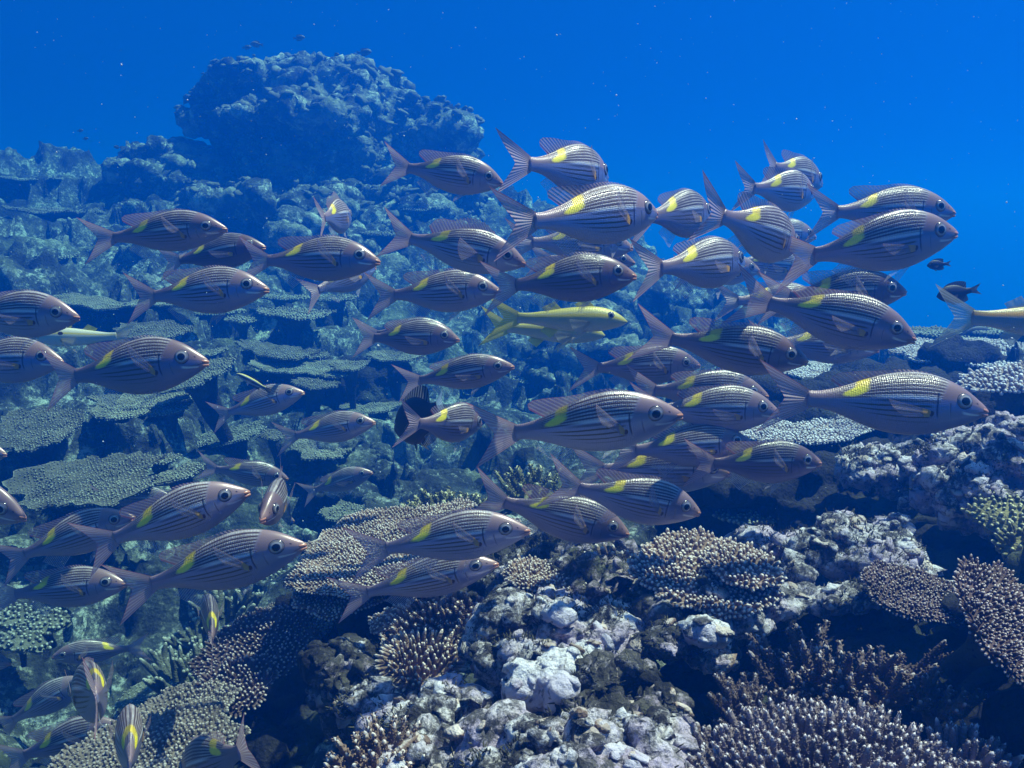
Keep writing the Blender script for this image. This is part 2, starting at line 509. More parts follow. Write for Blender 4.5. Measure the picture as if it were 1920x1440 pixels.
def rock(name, label, cat, blobs, mat, vox=0.006, crag=11, sh=.76, group=None, **kw):
    """blobs: (px, py, depth, r_px, sx, sy, sz) seen in the photo"""
    bl = []; rs = np.random.RandomState(kw.get('seed', 0) + 900)
    for b in blobs:
        x, y, d, r = b[:4]; s = b[4:] if len(b) > 4 else (1, 1, 1)
        c = P(x, y, d); R_ = r * d / F
        bl.append((*c, R_ * s[0] * sh, R_ * s[1] * sh, R_ * s[2] * sh))
        for _ in range(crag):
            dv = rs.normal(size=3); dv[2] = dv[2] * .75 + .12; dv /= np.linalg.norm(dv)
            q = R_ * rs.uniform(.18, .42)
            bl.append((*(c + dv * np.array(s) * R_ * rs.uniform(.72, .95)), q * rs.uniform(1.2, 2.2), q * rs.uniform(1.1, 1.9), q * rs.uniform(.24, .46)))
    v, f = rock_geo(bl, vox, **kw)
    c = np.array(bl[0][:3])
    o = link(name, mesh_np(name, v - c, f), M[mat], loc=c)
    return tag(o, label, cat, group)

def crust(o, n, smin, smax, mats, seed=0, turf=0, name='encrusting_coral', down=-.2):
    """clumps of coral crust and turf that grow on a rock: one child per kind"""
    me = o.data; k = len(me.vertices)
    co = np.empty(k * 3, np.float32); me.vertices.foreach_get('co', co); co = co.reshape(-1, 3).astype(float)
    nr = np.empty(k * 3, np.float32); me.vertices.foreach_get('normal', nr); nr = nr.reshape(-1, 3).astype(float)
    view = co + np.array(o.location)
    ok = np.where((nr[:, 2] > down) & ((nr * view).sum(1) < .25 * np.linalg.norm(view, axis=1)))[0]
    rs = np.random.RandomState(seed + 77); v0, f0 = ICO2
    patch = perlin(co * 14 + seed)
    for q, (mat, frac) in enumerate(mats):
        pr = sstep(-.35, .45, perlin(co[ok] * 11 + seed * 2.1 + q * 19)) + .03; pr /= pr.sum()
        acc = Acc()
        for i in rs.choice(ok, int(n * frac), p=pr):
            s = smin * (smax / smin) ** rs.uniform(0, 1) * np.array([rs.uniform(.8, 1.7), rs.uniform(.8, 1.6), rs.uniform(.4, .85)])
            w = v0 * s; j = rs.uniform(0, 99)
            w = w * (1 + .5 * perlin(v0 * 1.8 + j)[:, None] + .35 * perlin(v0 * 4.3 + j)[:, None])
            w = w @ basis(nr[i] + np.array([0, 0, .3]) + rs.normal(0, .2, 3)).T + co[i] - nr[i] * s[2] * .35
            acc.add(w, [f0], tip=.2 + .5 * (v0[:, 2] > .3))
        c = link(name, acc.mesh(name), M[mat], o); c['kind'] = 'stuff'
    if turf:
        pr = sstep(-.1, .4, perlin(co[ok] * 9 + seed * 5.1 + 60)) + .01; pr /= pr.sum()
        i = rs.choice(ok, turf, p=pr); acc = Acc()
        nubs(acc, co[i] + rs.normal(0, .001, (turf, 3)), nr[i] + rs.normal(0, .45, (turf, 3)) + np.array([0, 0, .3]), rs.uniform(.004, .011, turf), rs.uniform(.0006, .0013, turf), 4, ((0, 1), (.7, .7)), 0, .5)
        c = link('turf_algae', acc.mesh('turf_algae'), M['turf'], o); c['kind'] = 'stuff'

# the big bommie behind
def make_bommie():
    b = [(625,285,6.9,165,1.05,.9,.85),(445,192,6.8,82,1.05,1,.75),(490,255,6.9,85,1,1,.9),(530,190,6.9,90,1.1,1,.7),(690,255,7.0,120,1.1,1,.8),(760,300,7.1,110,1.1,1,.8),(670,380,7.0,205,1.2,.9,.9),
         (700,470,6.8,200,1.3,.9,.8),(815,355,7.3,80,1.3,1,.7),(600,150,7.0,45,1.6,1,.6),(392,215,6.7,42,1,1,.8)]
    o = rock('coral_bommie', 'massive round topped coral boulder rising above the far reef', 'coral boulder', b, 'far', vox=0.024,
             amp=0.085, freq=2.6, pit=0.10, knob=0.045, kfreq=10, seed=3, crag=5, sh=.92)
    # clumps of coral crust that stand off its surface
    me = o.data; n = len(me.vertices)
    co = np.empty(n * 3, np.float32); me.vertices.foreach_get('co', co); co = co.reshape(-1, 3).astype(float)
    nr = np.empty(n * 3, np.float32); me.vertices.foreach_get('normal', nr); nr = nr.reshape(-1, 3)
    rs = np.random.RandomState(5)
    ok = np.where((nr[:, 2] > -0.1) & (co[:, 1] < 0.6))[0]
    pick = rs.choice(ok, 1300, replace=False)
    acc = Acc(); v0, f0 = ICO2
    for i in pick:
        s = rs.lognormal(-3.95, .38) * np.array([rs.uniform(.8, 1.7), rs.uniform(.8, 1.7), rs.uniform(.4, 1.0)])
        w = v0 * s; w = w * (1 + 0.6 * perlin(v0 * 1.7 + i)[:, None] + 0.5 * perlin(v0 * 4 + i)[:, None])
        w = w @ basis(nr[i] * .6 + np.array([0, 0, .8]) + rs.normal(0, .35, 3)).T + co[i] + nr[i] * 0.01
        acc.add(w, [f0], tip=np.clip(w[:, 2] - co[i, 2], 0, .05) * 14)
    c = link('encrusting_coral', acc.mesh('encrusting_coral'), M['plate'], o)
    c['kind'] = 'stuff'
    return o
make_bommie()
# ------------------------------------------------------------------ fish
def prof_interp(tab, t): 
    tab = np.array(tab); return np.interp(t, tab[:, 0], tab[:, 1])
def smooth_prof(tab):
    """monotone-ish smooth curve through (t, value)"""
    tab = np.array(tab, float); x, y = tab[:, 0], tab[:, 1]
    m = np.gradient(y, x)
    def f(t):
        t = np.clip(np.asarray(t, float), x[0], x[-1])
        k = np.clip(np.searchsorted(x, t, side='right') - 1, 0, len(x) - 2)
        h = x[k + 1] - x[k]; s = (t - x[k]) / h
        return ((2 * s**3 - 3 * s**2 + 1) * y[k] + (s**3 - 2 * s**2 + s) * h * m[k] + (-2 * s**3 + 3 * s**2) * y[k + 1] + (s**3 - s**2) * h * m[k + 1])
    return f

class Spec: pass
def spec(up, lo, wd, sl=0.78, eye=(.160, .050, .053)):
    s = Spec(); s.up, s.lo, s.wd = smooth_prof(up), smooth_prof(lo), smooth_prof(wd); s.sl = sl; s.eye = eye
    return s

EMP = spec([(0,.012),(.02,.034),(.05,.062),(.10,.106),(.16,.148),(.22,.178),(.3,.206),(.4,.221),(.5,.214),(.6,.190),(.7,.150),(.8,.104),(.88,.075),(.95,.058),(1,.055)],
           [(0,-.022),(.02,-.04),(.05,-.062),(.10,-.090),(.2,-.134),(.3,-.168),(.4,-.188),(.5,-.188),(.6,-.172),(.7,-.138),(.8,-.094),(.88,-.066),(.95,-.052),(1,-.050)],
           [(0,.006),(.03,.026),(.08,.045),(.15,.064),(.25,.082),(.35,.090),(.5,.084),(.65,.064),(.8,.040),(.9,.025),(1,.014)])
GOAT = spec([(0,.0),(.02,.02),(.06,.05),(.12,.085),(.2,.112),(.3,.125),(.45,.118),(.6,.098),(.75,.074),(.9,.052),(1,.05)],
            [(0,-.014),(.02,-.03),(.06,-.05),(.12,-.07),(.2,-.09),(.3,-.105),(.45,-.108),(.6,-.098),(.75,-.072),(.9,-.05),(1,-.046)],
            [(0,.008),(.04,.03),(.1,.05),(.2,.066),(.35,.074),(.5,.068),(.7,.048),(.9,.022),(1,.012)], eye=(.16, .05, .034))
DAMS = spec([(0,.0),(.03,.05),(.08,.11),(.16,.18),(.28,.235),(.4,.25),(.55,.235),(.7,.18),(.85,.10),(1,.075)],
            [(0,-.02),(.03,-.05),(.08,-.1),(.16,-.16),(.28,-.22),(.4,-.245),(.55,-.235),(.7,-.18),(.85,-.10),(1,-.07)],
            [(0,.012),(.05,.04),(.15,.075),(.3,.095),(.5,.088),(.75,.05),(1,.016)], eye=(.14, .05, .03))
WRAS = spec([(0,.0),(.03,.02),(.1,.055),(.25,.09),(.45,.10),(.65,.092),(.85,.065),(1,.055)],
            [(0,-.012),(.03,-.025),(.1,-.055),(.25,-.088),(.45,-.098),(.65,-.09),(.85,-.062),(1,-.052)],
            [(0,.008),(.06,.03),(.2,.055),(.4,.062),(.7,.045),(1,.014)], sl=.84, eye=(.10, .02, .018))

def bendf(A):
    def f(v):
        w = np.array(v, float); k = np.clip(0.12 - w[:, 0], 0, None) / 0.62
        h = np.clip(w[:, 0] - 0.2, 0, None) / 0.3
        w[:, 1] += A * k ** 2 + A * 0.25 * h ** 2
        return w
    return f

def body_mesh(name, S, A, nt=46, ns=30):
    t = 0.5 - 0.5 * np.cos(np.linspace(0, PI, nt)); t = 0.75 * t + 0.25 * np.linspace(0, 1, nt)
    a = np.arange(ns) * 2 * PI / ns
    up, lo, wd = S.up(t), S.lo(t), S.wd(t)
    zc = (up + lo) / 2; h = (up - lo) / 2
    ca, sa = np.cos(a), np.sin(a)
    y = wd[:, None] * np.sign(ca) * np.abs(ca) ** 1.12
    z = zc[:, None] + h[:, None] * sa[None, :]
    x = np.broadcast_to(t[:, None], y.shape)
    v = np.stack([0.5 - x * S.sl, y * S.sl, z * S.sl], 2).reshape(-1, 3)
    fu = x.ravel(); fv = np.broadcast_to(sa[None, :], y.shape).ravel()
    n = len(v)
    v = np.vstack([v, [[0.503, 0, (up[0] + lo[0]) / 2 * S.sl], [0.5 - 1.01 * S.sl, 0, zc[-1] * S.sl]]])
    fu = np.append(fu, [0, 1]); fv = np.append(fv, [0, 0])
    j = np.arange(ns)
    f3 = np.vstack([np.stack([np.full(ns, n), (j + 1) % ns, j], 1), np.stack([np.full(ns, n + 1), (nt - 1) * ns + j, (nt - 1) * ns + (j + 1) % ns], 1)])
    return mesh_np(name, bendf(A)(v), [grid_faces(nt, ns, True)[:, ::-1], f3[:, ::-1]], {'fu': fu, 'fv': fv})

def fin_mesh(name, base, edge, A, nd=7, wave=0.0, seed=0, curve=0.0):
    """membrane between two curves; fr runs along the rays' order, fd from the base to the edge"""
    base = np.asarray(base, float); edge = np.asarray(edge, float); nr = len(base)
    d = np.linspace(0, 1, nd)
    v = base[:, None, :] * (1 - d)[None, :, None] + edge[:, None, :] * d[None, :, None]
    L = np.linalg.norm(edge - base, axis=1)
    v[:, :, 0] -= curve * (d * (1 - d))[None, :] * L[:, None]
    r = np.linspace(0, 1, nr)
    v[:, :, 1] += wave * d[None, :] * np.sin(r * 9 + seed)[:, None]
    fr = np.broadcast_to(r[:, None], v.shape[:2]).ravel(); fd = np.broadcast_to(d[None, :], v.shape[:2]).ravel()
    return mesh_np(name, bendf(A)(v.reshape(-1, 3)), [grid_faces(nr, nd)], {'fr': fr, 'fd': fd})

def eye_meshes(S, side, A):
    t, zz, r = S.eye; sl = S.sl
    h = (S.up(t) - S.lo(t)) / 2; zc = (S.up(t) + S.lo(t)) / 2
    sa = (zz - zc) / h; w = S.wd(t) * max(1 - sa * sa, 0) ** .56
    w2 = S.wd(t + .03) * max(1 - sa * sa, 0) ** .56
    nrm = np.array([max(0.0, float(w2 - w) / .03) * .9, side * 1.0, .10]); nrm /= np.linalg.norm(nrm)
    c = np.array([0.5 - t * sl, side * (float(w) * sl - .006), zz * sl])
    B = basis(nrm)
    out = []
    for rad, dome, off in ((r * sl, .42, 0.0), (r * sl * .57, .38, r * sl * .26)):
        n, m = 7, 20
        th = np.linspace(0, PI / 2, n); ph = np.arange(m) * 2 * PI / m
        ring = np.stack([np.sin(th)[:, None] * np.cos(ph) * rad, np.sin(th)[:, None] * np.sin(ph) * rad,
                         np.broadcast_to((np.cos(th) * rad * dome + off)[:, None], (n, m))], 2).reshape(-1, 3)
        er = np.broadcast_to(np.sin(th)[:, None], (n, m)).ravel()
        out.append(mesh_np('eye' if off == 0 else 'pupil', bendf(A)(ring @ B.T + c), [grid_faces(n, m, True)], {'er': er}))
    return out

def mouth_mesh(S, A):
    acc = Acc(); v0, f0 = ICO2; sl = S.sl
    for (x, z, rx, ry, rz, tilt) in ((.022, .000, .036, .034, .018, .45), (.026, -.027, .034, .032, .016, .10)):
        w = v0 * np.array([rx, ry, rz]) * sl
        c, s = math.cos(tilt), math.sin(tilt)
        w = np.c_[w[:, 0] * c + w[:, 2] * s * 0, w[:, 1], w[:, 2] + w[:, 0] * -s * .55]
        w[:, 1] *= np.clip(0.35 + (-w[:, 0] + .02) * 22, .3, 1.0)
        acc.add(w + np.array([0.5 - x * sl, 0, z * sl]), [f0])
    return mesh_np('mouth', bendf(A)(np.concatenate(acc.v)), [np.concatenate(acc.f[3])])

def fin_set(S, A, kind, dorsal):
    """returns {part: [meshes]}"""
    sl = S.sl; R_ = {}
    X = lambda t: 0.5 - np.asarray(t) * sl
    # tail
    s = np.linspace(-1, 1, 33)
    if kind == 'rag':                                     # blunt, damsel
        ex = -.5 + .10 * (1 - np.abs(s) ** 1.4); ez = .125 * s
        hb = .055
    elif kind == 'wrasse':
        ex = np.full_like(s, -.5) + .01 * s * s; ez = .075 * s; hb = .045
    else:
        fork = .118 if kind == 'emp' else .12
        ex = -.5 + fork * (1 - np.abs(s) ** 1.15); ez = .195 * np.sign(s) * np.abs(s) ** 1.05; hb = .043
        ez = ez * (0.96 if kind == 'emp' else .82)
    base = np.c_[X(np.full_like(s, .985)), 0 * s, hb * s]
    edge = np.c_[ex, 0.010 * s, ez]
    me = fin_mesh('tail_fin', base, edge, A * 1.0, 9, .006, 1, 0.10 * 0)
    # lobes curve outwards
    R_['tail_fin'] = [me]
    # dorsal
    if kind == 'emp':
        s = np.linspace(0, 1, 44); t = .29 + .53 * s
        if dorsal == 'up':
            hgt = np.interp(s, [0, .08, .25, .5, .62, .72, .85, 1], [.012, .05, .070, .058, .050, .068, .074, .045])
            spine = (0.5 + 0.5 * np.cos(s * 2 * PI * 10 / .62 * 1.0)) * (s < .6)
            hgt = hgt * (1 - .0 * s) + .016 * spine - .010 * (s < .6)
            sw = .75
        else:
            hgt = np.interp(s, [0, .2, .5, .62, .74, .86, .94, 1], [.006, .012, .018, .028, .050, .066, .062, .042])
            sw = 1.5 if dorsal == 'mid' else 1.7
            if dorsal == 'fold': hgt = hgt * .62
        zb = S.up(t) * sl
        base = np.c_[X(t), 0 * s, zb - .006]
        edge = np.c_[X(t) - hgt * sw, .004 * np.sin(s * 7), zb + hgt]
        R_['dorsal_fin'] = [fin_mesh('dorsal_fin', base, edge, A, 6, .002)]
        s = np.linspace(0, 1, 16); t = .64 + .19 * s; hgt = .075 * (1 - .55 * s); zb = S.lo(t) * sl
        base = np.c_[X(t), 0 * s, zb + .006]; edge = np.c_[X(t) - hgt * 1.1 - .012, 0.004 * s, zb - hgt]
        R_['anal_fin'] = [fin_mesh('anal_fin', base, edge, A, 6, .003)]
    elif kind == 'goat':
        s = np.linspace(0, 1, 14); t = .30 + .16 * s; hgt = .075 * (1 - .7 * s); zb = S.up(t) * sl
        d1 = fin_mesh('dorsal_fin', np.c_[X(t), 0 * s, zb - .005], np.c_[X(t) - hgt * .9, 0 * s, zb + hgt * .8], A, 5, .002)
        t = .60 + .15 * s; hgt = .06 * (1 - .5 * s); zb = S.up(t) * sl
        d2 = fin_mesh('dorsal_fin', np.c_[X(t), 0 * s, zb - .005], np.c_[X(t) - hgt * .9, 0 * s, zb + hgt * .8], A, 5, .002)
        R_['dorsal_fin'] = [d1, d2]
        t = .62 + .13 * s; zb = S.lo(t) * sl
        R_['anal_fin'] = [fin_mesh('anal_fin', np.c_[X(t), 0 * s, zb + .005], np.c_[X(t) - hgt, 0 * s, zb - hgt], A, 5, .002)]
    else:
        s = np.linspace(0, 1, 24); t = .22 + .62 * s
        k = .085 if kind == 'rag' else .05
        hgt = np.interp(s, [0, .3, .7, .88, 1], [.3, .6, 1, 1.05, .2]) * k; zb = S.up(t) * sl
        R_['dorsal_fin'] = [fin_mesh('dorsal_fin', np.c_[X(t), 0 * s, zb - .008], np.c_[X(t) - hgt * .9, 0 * s, zb + hgt], A, 5)]
        t = .48 + .36 * s; hgt = np.interp(s, [0, .6, .85, 1], [.4, 1, 1.05, .2]) * k; zb = S.lo(t) * sl
        R_['anal_fin'] = [fin_mesh('anal_fin', np.c_[X(t), 0 * s, zb + .008], np.c_[X(t) - hgt * .9, 0 * s, zb - hgt], A, 5)]
    # pelvic and pectoral fins, one each side
    R_['pelvic_fin'] = []; R_['pectoral_fin'] = []
    for sd in (-1, 1):
        s = np.linspace(0, 1, 10)
        t = .36 + .035 * s; zb = float(S.lo(.37)) * sl
        base = np.c_[X(t), sd * .018 + 0 * s, np.full_like(s, zb + .010)]
        L = .135 - .055 * s
        edge = np.c_[X(t) - L * (.80 + .0 * s), sd * (.03 + .03 * (1 - s)), zb - L * .55 * (1 - .5 * s)]
        R_['pelvic_fin'].append(fin_mesh('pelvic_fin', base, edge, A, 5, .002))
        s = np.linspace(0, 1, 14)
        tb = .348; hb = float(S.up(tb) - S.lo(tb)) / 2; zc = float(S.up(tb) + S.lo(tb)) / 2
        v0 = -.30
        zb = (zc + hb * v0) * sl; w = float(S.wd(tb)) * (1 - v0 * v0) ** .56 * sl
        base = np.c_[X(tb) - .006 * s, sd * (w + .001) + 0 * s, zb + .016 - .032 * s]
        an = ({'mid': .95, 'fold': .22, 'up': .6}[dorsal] - {'mid': .28, 'fold': .26, 'up': .8}[dorsal] * s) if kind == 'emp' else .1 - .8 * s
        L = .205 * (1 - .42 * s ** 1.3) * (1 if kind == 'emp' else .75)
        edge = np.c_[base[:, 0] - L * np.cos(an), base[:, 1] + sd * L * .20, base[:, 2] + L * np.sin(an)]
        R_['pectoral_fin'].append(fin_mesh('pectoral_fin', base, edge, A, 6, .002))
    return R_

# ---- fish materials
def emperor_mat():
    b = NT('emperor_skin'); u = b.attr('fu'); v = b.attr('fv'); ph = b.attr('phase', 'OBJECT')
    c = b.coord('Object')
    wob = b.mul(b.sub(b.noise(c, 9, 2), 0.5), 0.05)
    vv = b.add(v, wob)
    silver = b.mix(ph, (0.40, 0.39, 0.57), (0.13, 0.09, 0.13))
    belly = b.mix(ph, (0.44, 0.38, 0.47), (0.20, 0.145, 0.18))
    back = b.mix(ph, (0.095, 0.055, 0.048), (0.030, 0.018, 0.019))
    col = b.mix(b.step(-0.95, -0.25, v), belly, silver)
    trunk = b.step(0.0, 0.03, b.sub(u, b.sub(.30, b.mul(b.m('MAXIMUM', v, 0.0), .085))))                        # behind the gill cover
    # upper flank: dark with beaded light rows
    upm = b.step(0.16, 0.24, vv)
    col = b.mix(b.mul(upm, b.mul(trunk, b.sub(1.0, b.mul(b.step(.80, .95, u), .5)))), col, back)
    per = 0.112
    fr = b.m('FRACT', b.m('DIVIDE', b.sub(vv, 0.235), per))
    line = b.band(fr, 0.5, 0.38)
    bead = b.add(0.88, b.mul(0.12, b.m('SINE', b.mul(u, 330.0))))
    brk = b.add(.66, b.mul(.34, b.step(.36, .56, b.noise(c, 11, 2, .5))))
    lm = b.mul(b.mul(b.mul(line, bead), brk), b.mul(b.mul(b.step(.22, .26, vv), trunk), b.sub(1.0, b.step(.78, .92, u))))
    col = b.mix(b.mul(lm, b.sub(.85, b.mul(ph, .45))), col, (0.64, 0.57, 0.55))
    # broad pale band, dark band under it
    wb = b.mul(b.band(b.sub(vv, b.mul(b.sub(u, .3), .10)), 0.20, 0.075), b.mul(trunk, b.sub(1.0, b.step(.55, .72, u))))
    db = b.mul(b.band(b.sub(vv, b.mul(b.sub(u, .3), .10)), 0.08, 0.075), b.mul(trunk, b.sub(1.0, b.step(.58, .74, u))))
    col = b.mix(b.mul(db, .75), col, (0.10, 0.085, 0.05))
    col = b.mix(b.mul(wb, b.sub(.9, b.mul(ph, .3))), col, (0.75, 0.74, 0.74))
    # thin olive lines low on the flank
    for k, (vc, wdt, u1) in enumerate(((-0.07, .050, .86), (-.25, .046, .82), (-.42, .038, .74), (-.57, .026, .66))):
        arch = b.mul(b.m('POWER', b.sub(u, .5), 2.0), -.35)
        lb = b.mul(b.band(b.sub(vv, arch), vc, wdt), b.mul(b.step(.33, .37, u), b.sub(1.0, b.step(u1 - .14, u1, u))))
        col = b.mix(b.mul(lb, (1, .95, .85, .5)[k]), col, (0.11, 0.08, 0.012))
    # head
    headm = b.sub(1.0, trunk)
    crown = b.mul(headm, b.step(-.1, .35, vv))
    col = b.mix(b.mul(crown, .85), col, b.mix(ph, (0.31, 0.175, 0.14), (0.12, 0.07, 0.066)))
    snout = b.sub(1.0, b.step(.02, .10, u))
    col = b.mix(b.mul(snout, .6), col, (0.44, 0.24, 0.19))
    slit = b.mul(b.band(b.add(v, b.mul(u, 3.2)), -.10, .055), b.sub(1.0, b.step(.05, .075, u)))
    col = b.mix(b.mul(slit, .8), col, (0.08, 0.03, 0.03))
    nos = b.add(b.m('POWER', b.m('DIVIDE', b.sub(u, .075), .007), 2.0), b.m('POWER', b.m('DIVIDE', b.sub(v, .45), .07), 2.0))
    col = b.mix(b.sub(1.0, b.step(.5, 1.2, nos)), col, (0.05, 0.03, 0.03))
    # pale streak under the eye, gill lines
    st = b.mul(b.band(b.add(v, b.mul(u, -2.0)), -.62, .10), b.mul(b.step(.05, .07, u), b.sub(1.0, b.step(.15, .18, u))))
    col = b.mix(b.mul(st, .75), col, (0.85, 0.85, 0.88))
    gl = b.band(b.add(u, b.mul(b.m('POWER', b.sub(v, .0), 2.0), .05)), .318, .0085)
    gl = b.mul(gl, b.mul(b.step(-.55, -.3, v), b.sub(1.0, b.step(.3, .42, v))))
    col = b.mix(b.mul(gl, .85), col, (0.05, 0.035, 0.04))
    gl2 = b.band(b.add(u, b.mul(b.m('POWER', v, 2.0), .04)), .243, .006)
    gl2 = b.mul(gl2, b.mul(b.step(-.6, -.4, v), b.sub(1.0, b.step(-.1, .1, v))))
    col = b.mix(b.mul(gl2, .5), col, (0.12, 0.10, 0.12))
    # rosy peduncle
    ped = b.mul(b.step(.74, .95, u), b.step(-.5, .3, v))
    col = b.mix(b.mul(ped, .6), col, (0.36, 0.21, 0.19))
    # gold blotch below the end of the dorsal fin
    def blob(uc, vc, ru, rv, lean=0.0):
        du = b.m('DIVIDE', b.sub(u, b.add(uc, b.mul(b.sub(v, vc), lean))), ru)
        dv = b.m('DIVIDE', b.sub(v, vc), rv)
        return b.add(b.m('POWER', du, 2.0), b.m('POWER', dv, 2.0))
    rag = b.mul(b.sub(b.noise(c, 34, 5, .75), .5), 1.7)
    up_ = b.sub(1.0, b.step(.35, 1.25, b.add(blob(.712, .84, .044, .30, -.05), rag)))
    lo_ = b.sub(1.0, b.step(.35, 1.30, b.add(blob(.750, .52, .066, .25, -.10), rag)))
    col = b.mix(b.mul(up_, .85), col, (0.70, 0.50, 0.015))
    col = b.mix(lo_, col, (1.0, 0.80, 0.03))
    # orange and dark pectoral axil
    ax = b.add(b.m('POWER', b.m('DIVIDE', b.sub(u, .345), .014), 2.0), b.m('POWER', b.m('DIVIDE', b.sub(v, -.30), .10), 2.0))
    col = b.mix(b.sub(1.0, b.step(.6, 1.2, ax)), col, (0.10, 0.05, 0.015))
    # scales
    q = b.n('ShaderNodeCombineXYZ'); b.put(q.inputs[0], b.mul(u, 85.0)); b.put(q.inputs[1], b.mul(v, 17.0))
    sc = b.voro(q.outputs[0], 1.0, 'F1', .35)
    body = b.step(.26, .34, u)
    col = b.mix(b.mul(b.mul(b.step(.35, .75, sc), b.mul(body, b.sub(1.0, upm))), .16), col, (0.09, 0.07, 0.07))
    nor = b.bump(b.sub(b.mul(sc, body), b.mul(b.add(gl, gl2), 1.6)), 0.26, 0.005)
    return b.done(b.bsdf(col, 0.33, nor, Metallic=b.mul(b.mul(b.sub(1.0, b.mul(upm, .8)), b.step(-1.0, -.3, v)), b.sub(.72, b.mul(ph, .3))), Specular_IOR_Level=0.5))

def plain_fish_mat(name, base, belly, stripe=None, rough=.4, metal=.2, spot=None, vc=.35, vw=.17, top=None):
    b = NT(name); u = b.attr('fu'); v = b.attr('fv'); c = b.coord('Object')
    col = b.mix(b.step(-.9, .2, v), belly, base)
    if top: col = b.mix(b.step(.45, .8, v), col, top)
    if stripe: col = b.mix(b.mul(b.band(v, vc, vw), .92), col, stripe)
    if spot:
        rr = b.add(b.m('POWER', b.m('DIVIDE', b.sub(u, spot[0]), .035), 2.0), b.m('POWER', b.m('DIVIDE', b.sub(v, spot[1]), .2), 2.0))
        col = b.mix(b.sub(1.0, b.step(.5, 1.2, rr)), col, (0.03, 0.015, 0.01))
    q = b.n('ShaderNodeCombineXYZ'); b.put(q.inputs[0], b.mul(u, 70.0)); b.put(q.inputs[1], b.mul(v, 12.0))
    sc = b.voro(q.outputs[0], 1.0, 'F1', .35)
    col = b.mix(b.mul(b.step(.35, .75, sc), .15), col, (0.06, 0.05, 0.05))
    return b.done(b.bsdf(col, rough, b.bump(sc, .2, .004), Metallic=metal))

def fin_mat(name, near, far, edge, a0, a1, rays=26.0, basec=None, a_ray=.25):
    b = NT(name); r = b.attr('fr'); d = b.attr('fd')
    ray = b.add(.5, b.mul(.5, b.m('SINE', b.mul(r, rays * 2 * PI))))
    col = b.mix(b.step(.0, .7, d), near, far)
    em = b.m('MAXIMUM', b.step(.93, 1.0, d), b.m('MAXIMUM', b.step(.94, 1.0, r), b.sub(1.0, b.step(.0, .06, r))))
    col = b.mix(b.mul(em, .8), col, edge)
    if basec: col = b.mix(b.sub(1.0, b.step(.16, .30, d)), col, basec)
    col = b.mix(b.mul(b.m('POWER', ray, 3.0), .35), col, (.8, .74, .74))
    al = b.add(b.add(b.mul(b.sub(1.0, b.step(0, .6, d)), a0 - a1), a1), b.add(b.mul(b.m('POWER', ray, 2.0), a_ray), b.mul(em, .2)))
    if basec: al = b.m('MAXIMUM', al, b.sub(1.0, b.step(.16, .32, d)))
    al = b.m('MINIMUM', al, 1.0)
    p = b.bsdf(col, .45, b.bump(ray, .35, .004), Specular_IOR_Level=.4)
    tl = b.n('ShaderNodeBsdfTranslucent'); b.put(tl.inputs['Color'], col)
    mx = b.n('ShaderNodeMixShader'); mx.inputs[0].default_value = .4
    b.t.links.new(p, mx.inputs[1]); b.t.links.new(tl.outputs[0], mx.inputs[2])
    tr = b.n('ShaderNodeBsdfTransparent')
    m2 = b.n('ShaderNodeMixShader'); b.put(m2.inputs[0], al)
    b.t.links.new(tr.outputs[0], m2.inputs[1]); b.t.links.new(mx.outputs[0], m2.inputs[2])
    return b.done(m2.outputs[0])

def eye_mat():
    b = NT('eye_iris'); r = b.attr('er')
    col = b.mix(b.step(.66, .76, r), (0.40, 0.37, 0.37), (0.20, 0.165, 0.165))
    col = b.mix(b.step(.86, .95, r), col, (0.05, 0.045, 0.05))
    return b.done(b.bsdf(col, .15, None, Metallic=.3))
def simple(name, col, rough=.4, **kw):
    b = NT(name); n = b.noise(b.coord('Object'), 30, 3)
    return b.done(b.bsdf(b.mix(b.mul(n, .4), col, tuple(x * .6 for x in col)), rough, None, **kw))
M['emp'] = emperor_mat()
M['eye'] = eye_mat()
M['pupil'] = simple('eye_pupil', (0.006, 0.006, 0.01), .08)
M['lips'] = simple('fish_lips', (0.60, 0.25, 0.15), .3)
M['tail'] = fin_mat('fin_rosy', (0.44, 0.27, 0.27), (0.52, 0.34, 0.37), (0.56, 0.18, 0.19), .97, .72, 15)
M['dorsal'] = fin_mat('fin_dorsal', (0.36, 0.22, 0.22), (0.48, 0.30, 0.32), (0.52, 0.10, 0.13), .68, .46, 22)
M['clear'] = fin_mat('fin_clear', (0.50, 0.42, 0.44), (0.58, 0.52, 0.56), (0.6, 0.5, 0.52), .42, .24, 13)
M['pect'] = fin_mat('fin_pectoral', (0.55, 0.38, 0.38), (0.60, 0.46, 0.50), (0.50, 0.22, 0.22), .50, .30, 11, (0.95, 0.46, 0.02), .22)
M['goat'] = plain_fish_mat('goatfish_skin', (0.46, 0.44, 0.22), (0.62, 0.61, 0.50), (0.62, 0.48, 0.02), metal=.08, vw=.24, top=(0.46, 0.40, 0.06))
M['goat_band'] = plain_fish_mat('goatfish_banded_skin', (0.30, 0.27, 0.22), (0.46, 0.43, 0.40), (0.62, 0.30, 0.005), metal=.08, vc=.50, vw=.30, top=(0.30, 0.22, 0.07))
M['goat_spot'] = plain_fish_mat('goatfish_spotted_skin', (0.62, 0.60, 0.44), (0.74, 0.73, 0.70), (0.72, 0.55, 0.05), metal=.1, spot=(.36, .42), vc=.45, vw=.14)
M['yellowfin'] = fin_mat('fin_yellow', (0.62, 0.52, 0.05), (0.78, 0.66, 0.03), (0.72, 0.55, 0.02), .95, .85, 15)
M['palefin'] = fin_mat('fin_pale', (0.60, 0.48, 0.22), (0.60, 0.54, 0.40), (0.6, 0.5, 0.35), .8, .55, 15)
